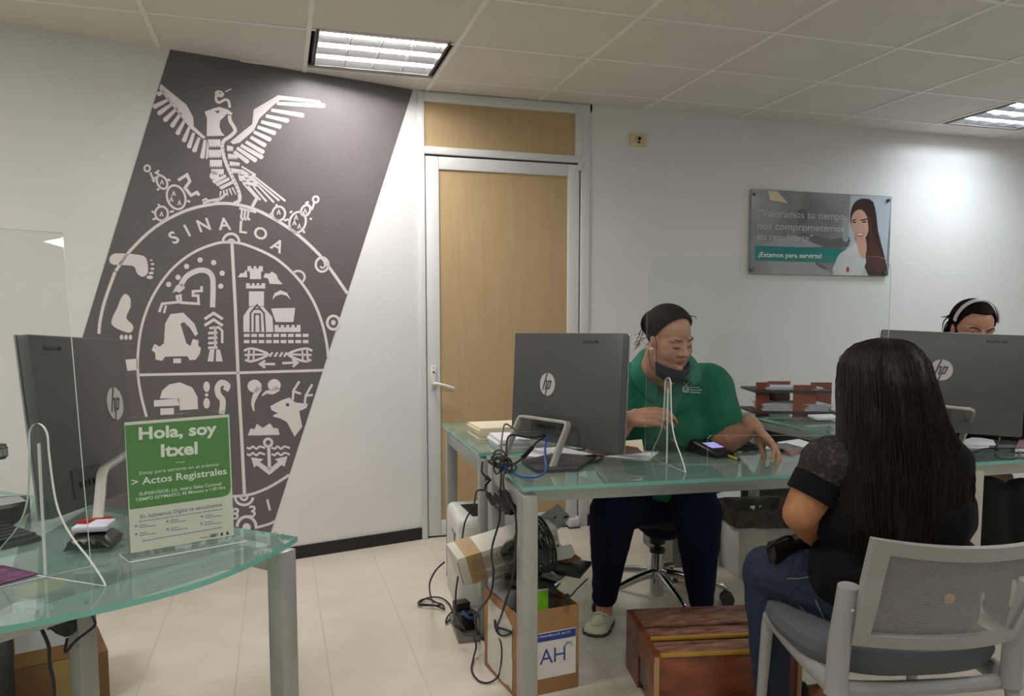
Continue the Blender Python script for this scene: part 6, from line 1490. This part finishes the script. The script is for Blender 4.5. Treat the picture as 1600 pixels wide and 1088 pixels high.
for an, di in ((avL, fw_v - RT * .2), (avR, -RT + fw_v * .2)):
    di = V((di.x, di.y, 0)).normalized(); f0 = V((an.x, an.y, .035)); sd_ = V((-di.y, di.x, 0))
    b.limb([f0 - di * .04 + V((0, 0, -.005)), f0 + di * .06, f0 + di * .13 + V((0, 0, -.01))], [.03, .032, .024]); b.limb([V((an.x, an.y, an.z - .03)), f0 + di * .05], [.036, .03])
    for k in range(5):
        o_ = (k - 2) * .0165; b.limb([f0 + di * .12 + sd_ * o_ + V((0, 0, -.01)), f0 + di * (.165 - .006 * abs(k - 1)) + sd_ * o_ + V((0, 0, -.016))], [.0105, .009])
    ftoe.append((f0, di, sd_))
bv = b.build('body', [m_skin2], pv, remesh=.0045, relax=4)
for f0, di, sd_ in ftoe:
    F = frame((f0.x, f0.y, 0), di, sd_)
    g = MB(F); P = [(-.07, .02), (-.04, .032), (.03, .033), (.1, .042), (.15, .038), (.18, .015)]
    g.prism(P + [(x, -y) for x, y in P[::-1]], 0, .015); so = g.build('sandal', m_blk2, pv, bevel=.002)
    g = MB(F); g.tube([(.1, -.042, .012), (.105, -.03, .05), (.105, 0, .062), (.105, .03, .05), (.1, .042, .012)], .008, 8, 0, 5, flat=1.6); g.tube([(-.02, -.034, .012), (-.045, -.03, .07), (-.078, 0, .075), (-.045, .03, .07), (-.02, .034, .012)], .006, 8, 0, 5); g.build('strap', m_blk2, so)
# blouse
g = MB()
g.limb([at(1385, 735, 2.03), at(1392, 800, 2.03), at(1396, 870, 2.04), at(1400, 912, 2.04)], [.115, .125, .13, .135])
g.limb([vs_, vr_], [.072, .072]); g.limb([at(1340, 800, 2.03), at(1445, 800, 2.01)], [.12, .12]); g.limb([at(1340, 890, 2.05), at(1455, 890, 2.03)], [.125, .125])
g.limb([vs_, vs_.lerp(ve, .45)], [.070, .060]); g.limb([vr_, vr_.lerp(ve2, .6)], [.072, .066]); g.limb([vn, vs_], [.07, .07]); g.limb([vn, vr_], [.07, .07])
sv = g.build('blouse', [m_blkshirt, None] if False else m_blkshirt, pv, remesh=.006, relax=6); wrinkle(sv, .003, (12, 12, 16), 5)
# lace yoke on the sleeve
def lace():
    m = mat('lace', '#0b0b0c', .8); nt = m.node_tree; b_ = nt.nodes['Principled BSDF']
    tc = nt.nodes.new('ShaderNodeTexCoord'); vo = nt.nodes.new('ShaderNodeTexNoise'); vo.inputs['Scale'].default_value = 95; vo.inputs['Detail'].default_value = 3; nt.links.new(tc.outputs['Object'], vo.inputs[0])
    rp = nt.nodes.new('ShaderNodeValToRGB'); rp.color_ramp.elements[0].position = .53; rp.color_ramp.elements[0].color = (*lin('#0b0b0c'), 1); rp.color_ramp.elements[1].position = .62; rp.color_ramp.elements[1].color = (*lin('#3d291b'), 1)
    nt.links.new(vo.outputs[0], rp.inputs[0]); nt.links.new(rp.outputs[0], b_.inputs['Base Color']); return m
sv.data.materials.append(lace())
ax = (ve - vs_).normalized()
for p in sv.data.polygons:
    q = p.center - vs_; t_ = q.dot(ax)
    if -.08 < t_ < .075 and q.dot(RT) < .05: p.material_index = 1
g = MB(); c_ = vs_.lerp(ve, .40); r0 = .0745; u_ = ax.orthogonal().normalized(); w_ = ax.cross(u_)
g.loft([[c_ + ax * o_ + u_ * (r_ * math.cos(a)) + w_ * (r_ * math.sin(a)) for a in [2 * math.pi * k / 32 for k in range(32)]] for o_, r_ in ((-.012, .063), (-.01, .0665), (.040, .0635), (.042, .056))], caps=False)
lab(g.build('sleeve_cuff', m_blkshirt, sv), 'plain black cuff below the lace')
# jeans
g = MB()
g.limb([hL, hL.lerp(kvL, .5), kvL, kvL.lerp(avL, .3), kvL.lerp(avL, .75), avL + V((0, 0, .04))], [.108, .094, .074, .066, .054, .05]); g.limb([hR, hR.lerp(kvR, .5), kvR, kvR.lerp(avR, .4), avR + V((0, 0, .05))], [.108, .094, .074, .062, .046])
g.limb([hL, hR], [.115, .115]); jn = g.build('jeans', m_denim, pv, remesh=.006, relax=5); wrinkle(jn, .0035, (16, 16, 12), 2)
m_stitch = mat('jean_stitch', '#8e8f92', .8)
SG = []
zj = lambda x, y: (1140 + x / 2.9565, 720 + y / 2.9565)
def jst(pts, w_=1.1):
    for a, c_ in zip(pts[:-1], pts[1:]):
        a, c_ = V(zj(*a)), V(zj(*c_)); n_ = V((-(c_ - a).y, (c_ - a).x)).normalized() * w_ / 2
        SG.append([tuple(a + n_), tuple(a - n_), tuple(c_ - n_), tuple(c_ + n_)])
jst([(270, 545), (320, 546), (360, 540), (395, 530)]); jst([(405, 470), (402, 515)], .9); jst([(322, 668), (350, 695), (378, 728)], 1.4); jst([(398, 640), (420, 690), (440, 730)], 1.4)
decal(jn, SG, 'stitching', m_stitch, jn)
# long hair: combed mass with strands
prof = [(528, 1383, 8, .03), (531, 1383, 24, .055), (537, 1381, 40, .08), (548, 1379, 54, .10), (565, 1378, 64, .115), (590, 1379, 69, .125), (620, 1381, 73, .125), (650, 1386, 79, .115), (680, 1393, 87, .10), (705, 1402, 97, .085), (730, 1408, 103, .075), (760, 1410, 102, .068), (790, 1410, 99, .062), (815, 1410, 93, .055), (838, 1411, 80, .045), (850, 1412, 62, .03)]
def hring(f):
    t = f * (len(prof) - 1); k = min(int(t), len(prof) - 2); q = t - k; return [prof[k][i] * (1 - q) + prof[k + 1][i] * q for i in range(4)]
HD = lambda y: 2.02 - (.0 if y < 620 else .05 * min(1, (y - 620) / 120))
def hp(f, a, o=0.):
    y, cx, w_, dp = hring(f); d_ = HD(y)
    sc_ = d_ / FPX
    back = .045 if y > 640 else .045 * max(0, (y - 540) / 100)
    return at(cx, y, d_) + RT * ((w_ * sc_ + o) * math.cos(a)) - FH * ((dp + o) * math.sin(a) * (1.0 if math.sin(a) > 0 else .8) + back * .4)
g = MB(); n = 220; rings = []
for k in range(60):
    f = k / 59; rings.append([hp(f, 2 * math.pi * i / n, .0028 * min(1, f * 6) * (mnoise.noise(V((i * .55, f * 1.2, 1.7))) + .7 * mnoise.noise(V((i * 1.7, f * 1.5, 9))))) for i in range(n)])
g.loft(rings)
for k in range(650):
    a = random.uniform(-.35, math.pi + .35); f0 = random.uniform(.02, .55); f1 = random.uniform(.86, 1.0); P = []; da = random.uniform(-.08, .08); of = random.uniform(-.001, .0025)
    for j in range(9): f = f0 + (f1 - f0) * j / 8; P.append(hp(f, a + da * j / 8, of + .002 * math.sin(j + a * 9)))
    tail = random.uniform(.02, .085); P.append(P[-1] + V((random.uniform(-.006, .006), random.uniform(-.004, .004), -tail)))
    g.tube(P, [.0005, .0011, .0013, .0013, .0011, .0003], 4)
for k in range(40):
    a = random.uniform(0, math.pi); P = [hp(.02 + .05 * j, a, .001 + .003 * math.sin(j * 1.1)) for j in range(6)]; g.tube(P, [.0005, .0009, .0005], 4)
g.build('hair', m_hair2, bv, angle=70, recalc=False)
# what the visitor holds
bag = thing('phone_pouch', ve + V((0, .1, -.1)), 'small black quilted pouch held on the visitor\'s lap', 'pouch')
g = MB(); c_ = at(1225, 858, 2.22); d_ = (at(1265, 850, 2.25) - at(1200, 868, 2.2)).normalized()
F = frame(c_, d_, Z); rings = []
for x, w_, h_ in ((-.05, .012, .02), (-.045, .02, .032), (0, .024, .036), (.05, .024, .034), (.09, .018, .026), (.095, .01, .015)): rings.append([(x, h_ * math.sin(a), w_ * math.cos(a)) for a in [2 * math.pi * k / 20 for k in range(20)]])
g.loft(rings, M=F); g.build('pouch_body', mat('quilted_black', '#0d0d0f', .35, var=.2, bump=.8, bscale=90), bag)
g = MB(); g.tube([at(1196, 858, 2.2), at(1212, 846, 2.18), at(1232, 838, 2.19), at(1240, 848, 2.22)], .006, 8, 0, 5, flat=.6); g.build('wrist_strap', m_blk, bag)
# ---------------------------------------------------------------- person behind the right computer
pb = thing('person', (2.95, 2.95, 0), 'person in black with headband, face half hidden behind the right computer', 'person')
BM = head_frame(at(1519, 517, 3.36), R(-4), R(14), R(3), 1.02)
b = MB(); head_prims(b, BM)
s1_, s2_ = at(1465, 625, 3.45), at(1575, 625, 3.45)
b.limb([BM @ V((0, -.03, -.06)), BM @ V((0, -.045, -.14)), at(1520, 625, 3.46)], [.05, .052, .08])
b.limb([at(1520, 640, 3.47), at(1520, 740, 3.5), at(1522, 790, 3.5)], [.12, .125, .13])
for s, sx, ex, wx in ((-1, s1_, at(1450, 690, 3.35), at(1505, 735, 3.28)), (1, s2_, at(1600, 690, 3.35), at(1560, 735, 3.24))):
    b.limb([sx, ex, wx], [.055, .042, .03]); hand(b, wx, -FH * .8 - RT * (.3 * s) - Z * .15, -Z, s, .95)
h1, h2 = at(1490, 790, 3.48), at(1560, 790, 3.48); k1, k2 = at(1545, 775, 3.1), at(1600, 778, 3.06); a1, a2 = at(1560, 895, 3.3), at(1612, 895, 3.25)
for h_, k_, a_ in ((h1, k1, a1), (h2, k2, a2)):
    b.limb([h_, k_, a_, V((a_.x, a_.y, .04)), V((a_.x, a_.y, .035)) - FH * .12], [.075, .055, .035, .035, .028])
bb = b.build('body', [m_skin, m_lip], pb, remesh=.0045, relax=3); head_color(bb, BM)
g = MB(); g.limb([at(1520, 650, 3.47), at(1520, 740, 3.5), at(1522, 790, 3.5)], [.14, .15, .155]); g.limb([s1_, s2_], [.075, .075])
for sx, ex, wx in ((s1_, at(1450, 690, 3.35), at(1505, 735, 3.28)), (s2_, at(1600, 690, 3.35), at(1560, 735, 3.24))): g.limb([sx, ex, ex.lerp(wx, .7)], [.075, .058, .048])
o_ = g.build('black_top', m_blkshirt, pb, remesh=.008, relax=5)
g = MB()
for h_, k_, a_ in ((h1, k1, a1), (h2, k2, a2)): g.limb([h_, k_, k_.lerp(a_, .6), a_, V((a_.x, a_.y, .08))], [.11, .08, .065, .055, .045])
g.limb([h1, h2], [.12, .12]); g.build('black_trousers', mat('black_trousers', '#0a0a0c', .9, var=.1), pb, remesh=.008, relax=5)
for a_ in (a1, a2):
    g = MB(); g.limb([V((a_.x, a_.y, .045)) + FH * .03, V((a_.x, a_.y, .04)) - FH * .13], [.042, .038]); g.build('shoe', m_blk, pb, remesh=.006, relax=2)
g = MB(); hair_cap(g, BM, lambda q: (q.y > .012 + .55 * max(0, q.z - .02) and q.z < .09) or (q.z < -.02 and q.y > -.03), r=(.084, .104, .093))
for k in range(40):
    s = random.choice((-1, -1, 1)); p = V((s * .078, random.uniform(-.04, .0), random.uniform(.0, .06)))
    g.tube([BM @ p, BM @ (p + V((s * .012, -.01, -.03))), BM @ (p + V((s * random.uniform(.0, .03), -.02, -.09)))], [.003, .003, .001], 5, 0, 4)
g.tube([BM @ V((.07, -.02, .08)), BM @ V((.1, -.03, .05)), BM @ V((.122, -.035, .045))], [.004, .003, .001], 6, 0, 4); g.tube([BM @ V((.075, -.02, .07)), BM @ V((.108, -.03, .03)), BM @ V((.105, -.03, -.02))], [.005, .003, .001], 6, 0, 4)
hb = g.build('hair', m_hair, bb, angle=60)
g = MB(); rings = []
for k in range(25):
    a = R(-88 + 176 * k / 24); c_ = V((math.sin(a) * .0885, .015, .04 + .096 * math.cos(a))); o_ = V((math.sin(a), 0, math.cos(a))) * .003
    rings.append([BM @ (c_ + o_ + V((0, .008, -.002))), BM @ (c_ + o_ + V((0, -.008, .001))), BM @ (c_ - o_ + V((0, -.008, .001))), BM @ (c_ - o_ + V((0, .008, -.002)))])
g.loft(rings); lab(g.build('headband', mat('headband_white', '#c9ccd2', .35), hb), 'thin white headband')
for s in (-1, 1):
    g = MB(); g.tube([BM @ V((s * .012, .086, .02)), BM @ V((s * .028, .087, .031)), BM @ V((s * .044, .077, .031)), BM @ V((s * .054, .064, .022))], [.0018, .0034, .003, .0014], 8, 0, 4)
    lab(g.build('eyebrow', m_brow, bb), 'dark arched eyebrow')
for s in (-1, 1):
    g = MB(); g.tube([BM @ V((s * .0165, .080, .001)), BM @ V((s * .024, .0845, .006)), BM @ V((s * .032, .0845, .007)), BM @ V((s * .041, .079, .005)), BM @ V((s * .048, .069, .001))], [.0008, .0017, .0019, .0017, .001], 8, 0, 4)
    g.build('eyelash', m_brow, bb)
# ================================================================ groups of look-alikes
GROUPS = {'cable': 'cables of the desks', 'glass_desk': 'glass desks with silver legs', 'acrylic_screen': 'clear acrylic screens on the desks', 'paper_sheet': 'loose papers on the desks',
          'paper_pile': 'papers in the letter tray', 'keyboard': 'black keyboards', 'cardboard_box': 'cardboard boxes on the floor', 'storage_box': 'pale storage boxes on the floor', 'packing_board': 'packing boards behind the desk leg'}
for o in list(bpy.data.objects):
    if o.parent is None and o.get('category') and not o.get('group'):
        g = GROUPS.get(o.name.split('.')[0])
        if g: o['group'] = g
